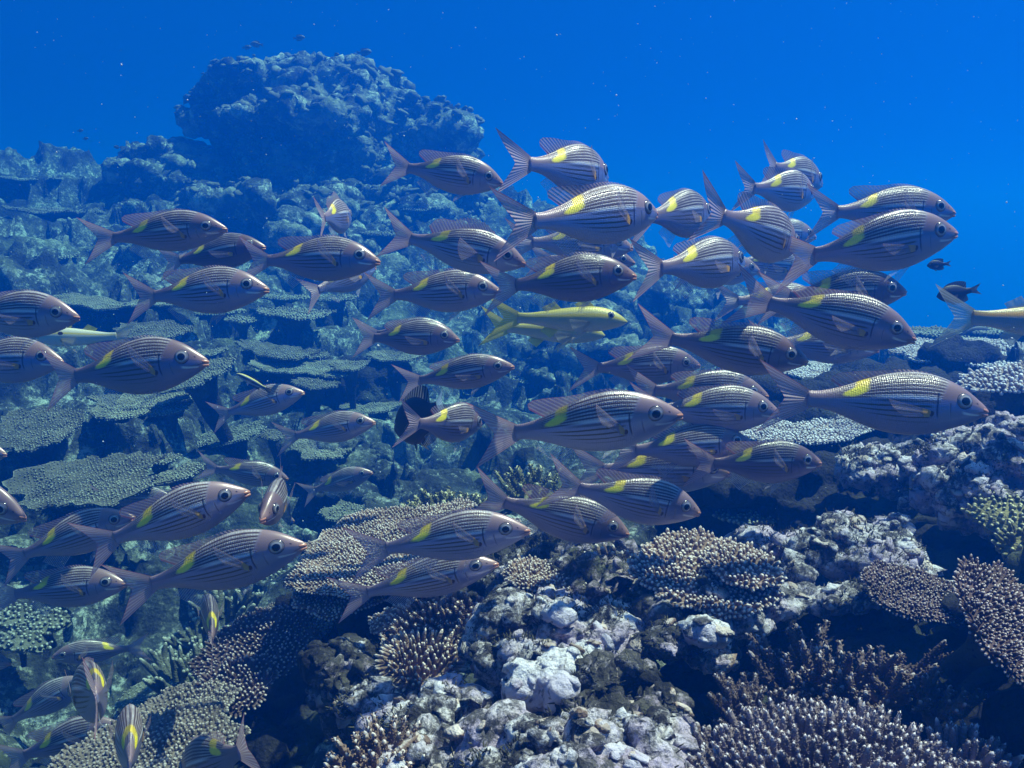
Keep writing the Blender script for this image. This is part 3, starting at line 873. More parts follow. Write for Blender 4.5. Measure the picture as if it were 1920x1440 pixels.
M['black'] = plain_fish_mat('black_fish_skin', (0.012, 0.011, 0.014), (0.016, 0.014, 0.016), rough=.55, metal=0)
M['blackfin'] = fin_mat('fin_black', (0.012, 0.012, 0.016), (0.016, 0.015, 0.02), (0.03, 0.03, 0.05), 1.0, .95, 12, None, .05)
M['bluefin'] = fin_mat('fin_blue', (0.30, 0.45, 0.60), (0.35, 0.50, 0.66), (0.03, 0.05, 0.10), .95, .8, 12)
M['grey'] = plain_fish_mat('grey_fish_skin', (0.10, 0.10, 0.10), (0.20, 0.2, 0.2), rough=.5, metal=0)
M['wrasse'] = plain_fish_mat('wrasse_skin', (0.10, 0.22, 0.55), (0.35, 0.45, 0.6), (0.008, 0.008, 0.012), vc=.1, vw=.62, metal=0, top=(0.55, 0.48, 0.12))

FISH_PROTO = {}
def fish_proto(kind, bend, dorsal, name):
    key = (kind, bend, dorsal)
    S = {'emp': EMP, 'goat': GOAT, 'goat_band': GOAT, 'goat_spot': GOAT, 'black': DAMS, 'surgeon': DAMS, 'grey': DAMS, 'wrasse': WRAS}[kind]
    A = {0: 0.0, 1: .055, -1: -.055, 2: .11, -2: -.11}[bend]
    body = {'emp': 'emp', 'goat': 'goat', 'goat_band': 'goat_band', 'goat_spot': 'goat_spot', 'black': 'black', 'surgeon': 'black', 'grey': 'grey', 'wrasse': 'wrasse'}[kind]
    fk = {'emp': 'emp', 'goat': 'goat', 'goat_band': 'goat', 'goat_spot': 'goat', 'wrasse': 'wrasse'}.get(kind, 'rag')
    fm = {'emp': ('tail', 'dorsal', 'clear', 'clear', 'pect'), 'goat': ('yellowfin', 'yellowfin', 'yellowfin', 'palefin', 'palefin'),
          'goat_band': ('palefin', 'palefin', 'palefin', 'palefin', 'palefin'), 'goat_spot': ('palefin', 'yellowfin', 'palefin', 'palefin', 'palefin'),
          'wrasse': ('blackfin', 'blackfin', 'blackfin', 'clear', 'clear'), 'surgeon': ('bluefin', 'blackfin', 'blackfin', 'blackfin', 'blackfin')}.get(kind, ('blackfin',) * 5)
    root = bpy.data.objects.new(name, None); COL.objects.link(root)
    root.empty_display_size = .1
    link('body', body_mesh('body', S, A), M[body], root)
    fins = fin_set(S, A, fk, dorsal)
    for k, part in enumerate(('tail_fin', 'dorsal_fin', 'anal_fin', 'pelvic_fin', 'pectoral_fin')):
        for me in fins[part]: link(part, me, M[fm[k]], root)
    for sd in (-1, 1):
        e, p = eye_meshes(S, sd, A)
        eo = link('eye', e, M['eye'], root); link('pupil', p, M['pupil'], eo)
    if kind == 'emp': link('mouth', mouth_mesh(S, A), M['lips'], root)
    FISH_PROTO[key] = [root, False]
    return key

def fish(kind, name, label, cat, s, t, yaw=0, L=.25, bend=0, dorsal='mid', phase=.2, roll=0, group=None, hz=1.0):
    """s: photo pixel of the snout, t: of the middle between the tail tips; yaw > 0 turns the head to the camera"""
    key = (kind, bend, dorsal)
    if key not in FISH_PROTO: fish_proto(kind, bend, dorsal, name)
    pr = FISH_PROTO[key]
    if pr[1]: o = copy_tree(pr[0])
    else: o = pr[0]; pr[1] = True
    y = math.radians(yaw)
    l = math.hypot(s[0] - t[0], s[1] - t[1])
    d = F * L * math.cos(y) / l
    a = P(s[0], s[1], d - L * math.sin(y) / 2); b = P(t[0], t[1], d + L * math.sin(y) / 2)
    x = a - b; sc = np.linalg.norm(x); x /= sc
    up = np.array([0, 0, 1.0]); z = up - x * (up @ x); z /= np.linalg.norm(z)
    yv = np.cross(z, x)
    m = Matrix(((x[0], yv[0], z[0]), (x[1], yv[1], z[1]), (x[2], yv[2], z[2])))
    m = m @ Matrix.Rotation(math.radians(roll), 3, 'X')
    o.matrix_world = Matrix.LocRotScale(Vector((a + b) / 2), m, Vector((sc, sc, sc * hz)))
    tag(o, label, cat, group)
    for ch in o.children:
        if ch.name.startswith('body'): ch['phase'] = float(phase)
    return o, d
# ------------------------------------------------------------------ corals
def outline(th, seed, amp=.16, lobes=0):
    rs = np.random.RandomState(seed)
    r = np.ones_like(th)
    for k in range(2, 9):
        r += amp / (k ** .7) * rs.uniform(-1, 1) * np.cos(k * th + rs.uniform(0, 6.3))
    for k in range(9, 26):
        r += amp * .12 * rs.uniform(-1, 1) * np.cos(k * th + rs.uniform(0, 6.3))
    return r

def plate_geo(R, nub_l, nub_r, sp, seed, amp=.16, dish=.06, asp=1.0, th0=.012, seg=5, outw=.8, nlow=None, rough=.02, lvar=.3, clump=0.0):
    """flat colony: thin plate with branchlets on top and round the rim; z up, stalk hangs from the middle"""
    rs = np.random.RandomState(seed)
    acc = Acc()
    nr, m = 14, 96
    th = np.linspace(0, 2 * PI, m, endpoint=False)
    ro = outline(th, seed, amp) * R
    f = np.linspace(0, 1, nr) ** .8
    def zt(x, y):
        p = np.c_[x, y, np.zeros_like(x)] / R
        rr = np.hypot(x, y) / R
        return R * (dish * rr ** 2 + rough * 2 * fbm(p * 1.6 + seed * 3.3, 3) + clump * billow(p * 3.0 + seed, 2))
    x = (f[:, None] * ro[None] * np.cos(th)); y = (f[:, None] * ro[None] * np.sin(th)) * asp
    zt_ = zt(x.ravel(), y.ravel()).reshape(x.shape)
    thick = th0 * (1.0 + 1.5 * (1 - f) ** 2)[:, None] * (1 - .55 * f[:, None] ** 3)
    top = np.stack([x, y, zt_], 2).reshape(-1, 3); bot = np.stack([x * .985, y * .985, zt_ - thick], 2).reshape(-1, 3)
    acc.add(top, [grid_faces(nr, m, True)], tip=np.repeat(sstep(.90, 1.0, f) * .75, m))
    acc.add(bot, [grid_faces(nr, m, True)[:, ::-1]], tip=0.0)
    e = (nr - 1) * m; j = np.arange(m)
    rim = np.stack([e + j, e + (j + 1) % m, e + (j + 1) % m + nr * m, e + j + nr * m], 1)
    acc.f[4].append(rim[:, ::-1])
    # branchlets
    if nub_l > 0:
        g = np.arange(-1.4 * R, 1.4 * R, sp)
        gx, gy = np.meshgrid(g, g); gx = gx + (np.arange(len(g)) % 2)[:, None] * sp * .5
        gx = gx.ravel() + rs.normal(0, sp * .17, gx.size); gy = gy.ravel() * .9 + rs.normal(0, sp * .17, gy.size)
        ang = np.arctan2(gy / asp, gx); rr = np.hypot(gx, gy / asp) / np.interp(ang % (2 * PI), np.append(th, 2 * PI), np.append(ro, ro[0]))
        k = rr < .985; gx, gy, rr, ang = gx[k], gy[k], rr[k], ang[k]
        Pp = np.c_[gx, gy, zt(gx, gy) - .003]
        D = np.c_[np.cos(ang) * outw * rr ** 3, np.sin(ang) * outw * rr ** 3, np.ones_like(rr)] + rs.normal(0, .09, (len(gx), 3))
        L = nub_l * rs.uniform(1 - lvar, 1 + lvar, len(gx)) * (1 + .5 * perlin(np.c_[gx, gy, 0 * gx] / R * 3 + seed))
        nubs(acc, Pp, D, L, nub_r * rs.uniform(.8, 1.2, len(gx)), seg)
        # rim
        n = int(2 * PI * R / (sp * .8)); a = np.linspace(0, 2 * PI, n, endpoint=False) + rs.normal(0, .3 / n, n)
        rr = np.interp(a % (2 * PI), np.append(th, 2 * PI), np.append(ro, ro[0])) * .975
        Pp = np.c_[rr * np.cos(a), rr * np.sin(a) * asp, 0 * a]; Pp[:, 2] = zt(Pp[:, 0], Pp[:, 1]) - th0 * .35
        D = np.c_[np.cos(a), np.sin(a), rs.uniform(-.05, .55, n)]
        nubs(acc, Pp, D, nub_l * rs.uniform(.7, 1.15, n), nub_r * 1.05, seg, tip0=.3)
    return acc

def stalk_geo(R, h, seed, lean=(0, 0)):
    n, m = 9, 20; t = np.linspace(0, 1, n); a = np.arange(m) * 2 * PI / m
    r = R * (.42 * (1 - t) ** 2.2 + .13 + .08 * t ** 2)
    x = r[:, None] * np.cos(a) + lean[0] * t[:, None]; y = r[:, None] * np.sin(a) + lean[1] * t[:, None]
    z = np.broadcast_to((-.008 - h * t)[:, None], x.shape)
    v = np.stack([x, y, z], 2).reshape(-1, 3)
    v[:, :2] *= (1 + .25 * fbm(v * 9 / R * .2 + seed, 3))[:, None]
    return mesh_np('stalk', v, [grid_faces(n, m, True)[:, ::-1]], {'tip': np.zeros(len(v))})

def tilt_normal(tilt, roll):
    """tilt > 0 leans the top towards the camera, roll > 0 lowers the right side (degrees)"""
    return np.array([math.sin(math.radians(roll)), -math.sin(math.radians(tilt)), 1.0])

def table(label, px, py, w, d, tilt=4, roll=0, mat='acro', nl=.010, nr=.0033, sp=.0085, h=.10, seed=0, cat='table coral', name='table_coral', group=None, spin=None, stalk=True, **kw):
    R = w / 2 * d / F
    me = plate_geo(R, nl, nr, sp, seed, **kw).mesh(name)
    o = link(name, me, M[mat], loc=P(px, py, d))
    B = basis(tilt_normal(tilt, roll))
    o.rotation_euler = Matrix(B.tolist()).to_euler()
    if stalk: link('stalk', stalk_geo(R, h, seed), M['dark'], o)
    return tag(o, label, cat, group)

def branching(label, px, py, w, d, n=26, ln=.09, r=.0062, mat='stag', seed=0, cat='branching coral', spread=.9, up=(0, -.1, 1), cor=.0024, sub=3, name='branching_coral', group=None, flat=1.0):
    """thicket of tapering branches covered in tiny cups"""
    rs = np.random.RandomState(seed); R = w / 2 * d / F
    up = np.array(up, float)
    B0, D0, L0, R0 = [], [], [], []
    for i in range(n):
        a = rs.uniform(0, 2 * PI); q = math.sqrt(rs.uniform(0, 1))
        b = np.array([R * q * math.cos(a) * .8, R * q * math.sin(a) * .6 * flat, rs.uniform(-.01, .01)])
        dv = up + spread * q * np.array([math.cos(a), math.sin(a), 0]) + rs.normal(0, .16, 3)
        dv /= np.linalg.norm(dv); l = ln * rs.uniform(.7, 1.2)
        B0.append(b); D0.append(dv); L0.append(l); R0.append(r * rs.uniform(.85, 1.15))
        for k in range(rs.randint(max(1, sub - 1), sub + 2)):
            t = rs.uniform(.25, .8); s = dv + rs.normal(0, .42, 3) + up * .2; s /= np.linalg.norm(s)
            B0.append(b + dv * l * t); D0.append(s); L0.append(l * rs.uniform(.28, .5)); R0.append(r * .8)
    B0, D0, L0, R0 = map(np.array, (B0, D0, L0, R0))
    acc = Acc()
    nubs(acc, B0, D0, L0, R0, 7, ((0, 1.1), (.3, 1), (.6, .86), (.85, .66), (.96, .40)), 0.0, .95)
    if cor:
        Pp, Dd, T = [], [], []
        Dn, A_, Bn = frames(D0)
        for i in range(len(B0)):
            k = int(L0[i] * 2 * PI * R0[i] / (cor * 2.5) ** 2)
            t = rs.uniform(.02, .97, k); a = rs.uniform(0, 2 * PI, k)
            rad = R0[i] * np.interp(t, [0, .3, .6, .85, .97], [1.1, 1, .86, .66, .4])
            o = A_[i] * np.cos(a)[:, None] + Bn[i] * np.sin(a)[:, None]
            Pp.append(B0[i] + Dn[i] * (t * L0[i])[:, None] + o * (rad * .9)[:, None]); Dd.append(o + Dn[i] * .9)
        Pp = np.concatenate(Pp); Dd = np.concatenate(Dd)
        nubs(acc, Pp, Dd, cor * 1.5, cor * .62, 4, ((0, 1), (.8, .8)), .0, .40)
    o = link(name, acc.mesh(name), M[mat], loc=P(px, py, d))
    return tag(o, label, cat, group)

def fingers(label, px, py, w, d, tilt=8, roll=0, n_sp=.013, ln=.035, r=.0048, mat='acro_pale', seed=0, asp=.8, dome=.35, outw=1.1, cat='finger coral', cor=.0019, name='finger_coral', group=None, h=.08):
    """cushion of upright fingers with tiny cups on a domed base"""
    rs = np.random.RandomState(seed); R = w / 2 * d / F
    acc = plate_geo(R, 0, 0, 1, seed, amp=.14, dish=-dome, asp=asp, th0=.02)
    g = np.arange(-1.3 * R, 1.3 * R, n_sp); gx, gy = np.meshgrid(g, g); gx = gx + (np.arange(len(g)) % 2)[:, None] * n_sp * .5
    gx = gx.ravel() + rs.normal(0, n_sp * .2, gx.size); gy = gy.ravel() + rs.normal(0, n_sp * .2, gy.size)
    ang = np.arctan2(gy / asp, gx); rr = np.hypot(gx, gy / asp) / (outline(ang % (2 * PI), seed, .14) * R)
    k = rr < 1.0; gx, gy, rr, ang = gx[k], gy[k], rr[k], ang[k]
    B0 = np.c_[gx, gy, -R * dome * (np.hypot(gx, gy) / R) ** 2 - .004]
    D0 = np.c_[np.cos(ang) * outw * rr ** 1.5, np.sin(ang) * outw * rr ** 1.5, np.ones_like(rr)] + rs.normal(0, .10, (len(gx), 3))
    D0 /= np.linalg.norm(D0, axis=1)[:, None]
    L0 = ln * rs.uniform(.65, 1.25, len(gx)); R0 = r * rs.uniform(.8, 1.2, len(gx))
    nubs(acc, B0, D0, L0, R0, 7, ((0, 1.05), (.35, 1), (.7, .82), (.9, .55)), 0.0, 1.0)
    if cor:
        Dn, A_, Bn = frames(D0); k = max(6, int(ln * 2 * PI * r / (cor * 2.9) ** 2))
        t = rs.uniform(.15, .95, (len(gx), k)); a = rs.uniform(0, 2 * PI, (len(gx), k))
        rad = R0[:, None] * np.interp(t, [0, .35, .7, .95], [1.05, 1, .82, .45])
        o = A_[:, None] * np.cos(a)[..., None] + Bn[:, None] * np.sin(a)[..., None]
        Pp = B0[:, None] + Dn[:, None] * (t * L0[:, None])[..., None] + o * (rad * .9)[..., None]
        Dd = o + Dn[:, None] * .9
        nubs(acc, Pp.reshape(-1, 3), Dd.reshape(-1, 3), cor * 1.5, cor * .62, 4, ((0, 1), (.8, .8)), .0, .40)
    o = link(name, acc.mesh(name), M[mat], loc=P(px, py, d))
    o.rotation_euler = Matrix(basis(tilt_normal(tilt, roll)).tolist()).to_euler()
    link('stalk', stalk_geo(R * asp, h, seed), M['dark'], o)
    return tag(o, label, cat, group)

# ------------------------------------------------------------------ near reef: rocks
K = dict(vox=.0036, amp=.018, freq=12, pit=.024, knob=.011, kfreq=36)
rock('reef_rock', 'pale lumpy rock pile in the centre foreground with white knobs', 'rock',
     [(1050,1200,1.30,95,1.1,1,.75),(985,1180,1.32,70,1,1,.7),(1120,1180,1.34,60,1.1,1,.6),(1000,1240,1.24,60,1.2,1,.7),(1095,1215,1.26,55),(1150,1200,1.3,40,1.2,1,.8),(940,1235,1.3,60,1.2,1,.7)], 'pale', seed=1, **K)
rock('smooth_rock', 'smooth white boot shaped lump of rock in the lower centre, brightest stone', 'rock',
     [(1010,1285,1.10,44,1.25,1,.75),(1065,1250,1.12,36,1.3,1,.8),(1098,1228,1.14,24),(1050,1300,1.08,30,.9,1,.9)], 'white', vox=.004, amp=.008, freq=12, knob=.0055, kfreq=58, seed=2, crag=2, sh=.95)
rock('round_rock', 'small rounded lilac stone on top of the pale rock pile', 'rock', [(1044,1150,1.26,19,1,1,.85),(1046,1160,1.26,15)], 'white', vox=.0035, amp=.004, freq=14, knob=.0015, kfreq=50, seed=4, crag=0, sh=1)
rock('reef_rock', 'dark mottled rock pocked with holes right of the white boot shaped lump', 'rock',
     [(1140,1330,1.10,80,1.1,1,.9),(1090,1350,1.10,60),(1200,1370,1.06,75,1.2,1,.8),(1130,1400,1.02,80,1.2,1,.8)], 'rock', seed=5, **K)
rock('reef_rock', 'broad whitish rock along the bottom edge below the boot shaped lump', 'rock',
     [(1090,1440,.96,100,1.3,1,.75),(1000,1450,.96,80,1.2,1,.7),(1180,1430,.95,65,1.1,1,.6)], 'pale', seed=6, **K)
rock('reef_rock', 'speckled white rock at the bottom between the finger coral and the broad whitish rock', 'rock',
     [(850,1405,1.08,74,1.2,1,.8),(800,1360,1.12,60,1.3,1,.7),(905,1365,1.12,42,1,1,.8),(930,1430,1.0,55,1,1,.9),(770,1450,1.02,70)], 'pale', seed=7, **K)
rock('reef_rock', 'violet white craggy ledge in the shade at lower left of centre', 'rock',
     [(690,1330,1.22,38,1.2,1,.7),(735,1345,1.2,40,1.2,1,.7),(660,1320,1.24,22),(720,1368,1.18,34,1.2,1,.7)], 'pale', vox=.005, amp=.012, freq=14, knob=.006, kfreq=40, seed=8)
rock('reef_rock', 'brown pitted rock below the small crescent table coral', 'rock',
     [(690,1250,1.40,68,1.2,1,.75),(740,1275,1.38,58,1,1,.8),(660,1285,1.38,50),(640,1262,1.42,34),(700,1310,1.4,70,1.2,1,.8)], 'rock', seed=9, **K)
rock('reef_rock', 'knobbly grey ledge behind the diving fish in the middle of the near reef', 'rock',
     [(1030,1050,1.75,80,1.5,1,.5),(1110,1080,1.6,60,1.2,1,.7),(960,1090,1.7,90,1.3,1,.7),(1160,1130,1.5,75,1.1,1,.8),(1040,1140,1.55,90,1.3,1,.6)], 'rock', seed=10, **K)
rock('reef_rock', 'rocky stump that carries the nubbly plate coral in the middle', 'rock',
     [(1310,1130,1.42,90,1.3,1,.5),(1250,1165,1.36,55,1.2,1,.7),(1360,1120,1.38,62,1.3,1,.5),(1225,1190,1.36,34),(1300,1175,1.4,52,1.3,1,.6)], 'rock', seed=11, **K)
rock('smooth_rock', 'rounded pale violet cap of rock beneath the nubbly plate coral', 'rock', [(1315,1183,1.24,31,1.1,1,.65),(1345,1185,1.25,18),(1290,1186,1.25,16)], 'white', vox=.004, amp=.005, freq=14, knob=.004, kfreq=62, seed=12, crag=1, sh=1)
rock('reef_rock', 'mottled round rock hanging over the dark cave, left one', 'rock', [(1240,1203,1.26,36,1.25,1,.8),(1275,1200,1.28,22)], 'rock', vox=.004, amp=.008, freq=16, pit=.008, knob=.004, kfreq=48, seed=13)
rock('reef_rock', 'small pinkish craggy rock hanging lowest over the dark cave', 'rock', [(1330,1240,1.27,26,1.1,1,.8),(1345,1225,1.3,20),(1310,1225,1.3,18)], 'pale', vox=.004, amp=.008, freq=18, pit=.008, knob=.005, kfreq=50, seed=14)
rock('reef_rock', 'big lilac white rock with a dark hole and red patches at lower right', 'rock',
     [(1600,1045,1.50,62,1.5,1,.75),(1680,1050,1.52,58,1.2,1,.8),(1500,1030,1.55,50,1.2,1,.6),(1430,1025,1.6,36,1.2,1,.7),(1580,1000,1.56,36,1.1,1,.9),(1660,1010,1.56,46,1.3,1,.6),
      (1520,1120,1.36,34,2.0,1,.5),(1590,1125,1.34,34,1.8,1,.5),(1455,1145,1.34,26,1.8,1,.6),(1400,1165,1.33,30,1.4,1,.8),(1680,1110,1.42,60,1.2,1,.6),(1490,1075,1.48,40,.9,1,.9)], 'pale', vox=.0055, amp=.014, freq=13, pit=.020, knob=.007, kfreq=38, seed=15)
rock('reef_rock', 'pale crusty ledge jutting over the black cave below the longest fish', 'rock',
     [(1650,880,1.85,44,1.6,1,.5),(1690,870,1.85,34,1.3,1,.6),(1610,870,1.9,22,1.3,1,.6),(1720,850,1.9,22,1.2,1,.8),(1660,900,1.86,30,1.2,1,.7)], 'pale', vox=.006, amp=.016, freq=14, pit=.010, knob=.010, kfreq=40, seed=16)
rock('reef_rock', 'tall pale crusted rock at the right edge above the black cave', 'rock',
     [(1870,890,1.62,75,1.1,1,.9),(1800,860,1.7,56,1.2,1,.7),(1780,930,1.66,36,1.5,1,.6),(1910,960,1.6,62,1,1,.9),(1830,950,1.62,55,1.1,1,.8),(1930,840,1.7,70),(1725,945,1.72,20,1.8,1,.6)], 'pale', vox=.006, amp=.018, freq=12, pit=.016, knob=.010, kfreq=34, seed=17)
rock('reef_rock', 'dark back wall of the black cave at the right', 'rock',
     [(1560,950,2.05,150,1.6,.6,.7),(1500,900,2.2,110,1.6,.6,.5),(1780,1030,1.95,160,1.2,.6,1.0),(1420,960,2.15,120,1.3,.6,.6),(1900,1150,1.7,160,1,.6,1.2),(1650,1000,1.95,140,1.2,.6,.7)], 'dark', vox=.012, amp=.03, freq=6, pit=.02, knob=.012, kfreq=22, seed=18)  # darkened by its colour to stand in for the cave's shade
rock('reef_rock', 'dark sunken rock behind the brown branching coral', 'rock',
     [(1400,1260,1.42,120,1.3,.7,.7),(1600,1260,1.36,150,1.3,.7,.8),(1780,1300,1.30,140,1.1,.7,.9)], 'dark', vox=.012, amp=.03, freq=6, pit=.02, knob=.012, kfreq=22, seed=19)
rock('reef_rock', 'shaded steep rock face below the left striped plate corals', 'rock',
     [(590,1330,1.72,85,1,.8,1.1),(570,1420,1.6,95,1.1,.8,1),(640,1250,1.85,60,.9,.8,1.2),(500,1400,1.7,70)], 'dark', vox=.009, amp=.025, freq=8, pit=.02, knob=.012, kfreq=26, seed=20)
rock('reef_rock', 'added black rock mass, mostly out of frame, shading the hollow at lower right', 'rock',
     [(1985,1340,1.10,120,1,.9,.9),(2090,1150,1.25,210,1,1,1),(2040,1440,1.0,130),(1900,1400,1.2,80)], 'dark', vox=.010, amp=.03, freq=6, pit=.02, knob=.012, kfreq=24, seed=24)  # added rock, mostly out of view, keeps sun off the hollow
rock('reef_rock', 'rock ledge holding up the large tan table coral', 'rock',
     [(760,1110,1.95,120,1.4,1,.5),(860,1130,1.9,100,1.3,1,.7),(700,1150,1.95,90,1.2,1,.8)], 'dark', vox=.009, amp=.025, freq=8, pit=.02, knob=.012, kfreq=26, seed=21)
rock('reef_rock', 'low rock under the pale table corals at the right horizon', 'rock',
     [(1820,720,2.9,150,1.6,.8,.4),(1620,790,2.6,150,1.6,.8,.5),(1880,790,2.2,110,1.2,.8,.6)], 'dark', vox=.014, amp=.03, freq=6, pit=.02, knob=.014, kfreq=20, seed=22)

for o in [x for x in COL.objects if x.get('category') == 'rock']:
    d_ = float(np.array(o.location) @ FW); dims = o.dimensions; area = max(dims.x * dims.z, .01)
    own = o.data.materials[0].name
    if own.startswith('dark'): continue
    key = 'white' if own.startswith('white') else ('pale' if own.startswith('coralline') else 'rock')
    n = int(min(1000, 6000 * area))
    if key == 'white': n = 26
    crust(o, n, .0035, .013, ((key, .62), ('white' if key == 'pale' else 'pale', .20), ('acro', .18)), seed=int(d_ * 1000) % 97, turf=0 if key == 'white' else int(min(6500, 32000 * area)))

# ------------------------------------------------------------------ near reef: table, finger and branching corals
table('large tan table coral with pebbly top, widest one left of the near reef', 750,1030,420,1.80, 7,-9,'acro', nl=.009, nr=.0031, sp=.0069, seed=31, amp=.15, asp=.86, h=.14)
table('small lower shelf of tan coral under the left rim of the large table coral', 640,1110,180,1.72, 12,-6,'acro', nl=.010, nr=.0032, sp=.0072, seed=32, amp=.2, asp=.8, h=.10)
fingers('bushy olive finger coral behind the large tan table coral', 830,950,150,2.25, 5,-5, n_sp=.022, ln=.045, r=.0075, mat='acro_olive', seed=33, asp=.7, cor=.0035)
fingers('upright clump of olive finger coral behind the tail of the diving fish', 1000,915,105,2.3, 3,0, n_sp=.020, ln=.06, r=.007, mat='acro_olive', seed=34, asp=.7, cor=.0035)
table('olive table coral with white tipped nubs under the darkest fish', 1330,925,105,2.1, 24,10,'acro_green', nl=.015, nr=.006, sp=.014, seed=35, h=.1)
table('flat olive grey plate just below the white tipped olive table', 1395,957,130,2.05, 6,4,'plate', nl=.010, nr=.005, sp=.012, seed=36, h=.1)
table('broad pale table coral behind the longest fish, right of centre', 1500,795,310,2.45, 3,-6,'acro_pale', nl=.009, nr=.0042, sp=.0095, seed=37, asp=.9, h=.12)
table('low pale shelf coral behind the longest fish, above its back', 1550,700,260,3.0, 2,2,'acro_pale', nl=.010, nr=.0048, sp=.0115, seed=38, h=.12)
table('wide grey table coral reaching the right edge below the banded goatfish', 1850,668,330,2.95, 2,-2,'acro_pale', nl=.009, nr=.0048, sp=.0115, seed=39, amp=.2, h=.12)
table('thin grey plate at the right horizon beyond the wide grey table', 1780,630,190,3.5, 1,2,'plate', nl=.010, nr=.0055, sp=.013, seed=40, h=.12)
table('second thin plate at the right horizon, touching the right edge', 1900,622,150,3.4, 1,-3,'plate', nl=.010, nr=.0055, sp=.013, seed=41, h=.12)
table('chunky white tipped coral at the right edge above the yellowish rock', 1890,712,170,2.0, 14,-12,'acro_pale', nl=.012, nr=.0052, sp=.0105, seed=42, asp=.6, h=.1, clump=.05)
table('small pale tuft table behind the head of the longest fish', 1790,815,120,2.1, 6,4,'acro_pale', nl=.014, nr=.006, sp=.0135, seed=43, h=.1)
fingers('yellow olive coral crust capping the tall rock at the right edge', 1885,835,150,1.66, 10,-6, n_sp=.0090, ln=.012, r=.0038, mat='acro_olive', seed=44, asp=.8, cor=0)
fingers('yellow olive coral lobe low on the tall rock at the right edge', 1885,945,130,1.52, 30,-6, n_sp=.0088, ln=.011, r=.0037, mat='acro_olive', seed=45, asp=.8, cor=0)
fingers('small yellow coral sprig at the right edge against the black cave', 1910,1012,80,1.4, 25,-20, n_sp=.0100, ln=.020, r=.0040, mat='acro_olive', seed=46, asp=.8, cor=0)
table('nubbly brown grey plate coral in the middle with a dark notch', 1320,1078,275,1.38, 16,4,'acro', nl=.011, nr=.0036, sp=.0076, seed=47, amp=.17, asp=.85, h=.06, rough=.03, clump=.03)
table('second tier of nubbly coral on top of the middle plate, right half', 1395,1062,130,1.36, 12,3,'acro', nl=.011, nr=.0036, sp=.0076, seed=48, amp=.15, h=.04)
table('crescent shaped tan table coral left of the nubbly middle plate', 1035,1078,180,1.52, 6,3,'acro', nl=.009, nr=.0031, sp=.0068, seed=49, asp=.7, h=.06)
fingers('small tuft of tan finger coral right of the crescent table', 1150,1048,90,1.56, 6,0, n_sp=.013, ln=.026, r=.005, mat='acro', seed=50, asp=.6, cor=0)
table('small crescent table coral with white rim, standing out of the shade', 757,1160,120,1.50, 12,-8,'acro', nl=.009, nr=.0029, sp=.0066, seed=51, asp=.7, h=.08)
fingers('tall bank of brown finger coral facing the camera left of the rock pile', 825,1185,200,1.40, 46,-16, n_sp=.0092, ln=.026, r=.0036, mat='acro', seed=52, asp=.85, dome=.15, outw=.5, cor=.0017)
table('lower lip of the brown finger coral bank with whitish rim', 790,1245,130,1.34, 28,6,'acro', nl=.022, nr=.0034, sp=.0082, seed=53, asp=.8, h=.06)
table('dark brown plate coral tilted to the camera at the right of the big lilac rock', 1715,1112,190,1.28, 22,10,'acro_dark', nl=.008, nr=.0021, sp=.0052, seed=54, amp=.12, asp=.8, h=.08)
table('tall leaning brown plate coral with bright rim at the right edge', 1895,1180,250,1.00, 38,38,'acro_dark', nl=.009, nr=.0021, sp=.0052, seed=55, amp=.14, asp=1.15, h=.08)
branching('brown branching coral thicket in the dark hollow at lower right', 1570,1340,200,1.12, n=52, ln=.085, r=.0052, seed=56, spread=.75, sub=3)
branching('low tangle of brown branches left of the thicket in the dark hollow', 1420,1370,150,1.08, n=34, ln=.052, r=.0045, seed=57, spread=1.0, sub=2, cor=.0012)
branching('lone side branch of coral against the dark at the far lower right', 1760,1345,60,1.02, n=7, ln=.045, r=.0045, seed=58, spread=1.0, sub=4)
fingers('broad pale mauve finger coral along the bottom right edge, closest coral', 1590,1430,560,.90, 14,2, n_sp=.0080, ln=.028, r=.0033, mat='acro_mauve', seed=59, asp=.55, dome=.38, outw=.8, cor=.0012)
fingers('pale finger coral mound at the bottom right corner', 1830,1420,170,.94, 10,14, n_sp=.0082, ln=.026, r=.0034, mat='acro_mauve', seed=60, asp=.7, dome=.45, outw=.9, cor=.0012)
fingers('brown nubbly finger coral between the speckled rock and the pale mauve coral', 1290,1420,190,.98, 20,-8, n_sp=.0115, ln=.020, r=.0046, mat='stag', seed=61, asp=.7, dome=.3, cor=0)
fingers('grey finger coral tuft at the bottom edge left of the speckled rock', 705,1415,165,1.00, 16,-6, n_sp=.0095, ln=.026, r=.0038, mat='acro', seed=62, asp=.8, dome=.4, cor=.002)
# left of the shaded face
table('smooth grey plate coral leaning against the shaded rock face', 515,1165,190,1.95, 24,-26,'plate_tan', nl=.006, nr=.003, sp=.008, seed=63, asp=.55, h=.1)
table('ribbed dark plate coral draped over the shaded rock face', 480,1225,230,1.75, 42,-18,'acro_dark', nl=.012, nr=.0035, sp=.009, seed=64, asp=.8, h=.1)
table('lower fold of ribbed dark plate coral on the shaded rock face', 440,1285,150,1.68, 30,-10,'acro_dark', nl=.014, nr=.0036, sp=.009, seed=65, asp=.8, h=.1)
table('small pale edged shelf on the shaded rock face beside the large table coral', 595,1170,70,1.85, 20,-20,'acro', nl=.010, nr=.004, sp=.010, seed=66, h=.08)
table('pebbly grey plate coral at lower left below the ribbed plates', 320,1350,250,1.62, 10,-18,'plate_tan', nl=.009, nr=.0036, sp=.0088, seed=67, asp=.8, h=.1)
table('widest pebbly plate coral along the bottom left edge', 260,1425,400,1.48, 8,-12,'plate_tan', nl=.009, nr=.0036, sp=.0088, seed=68, asp=.7, h=.1)
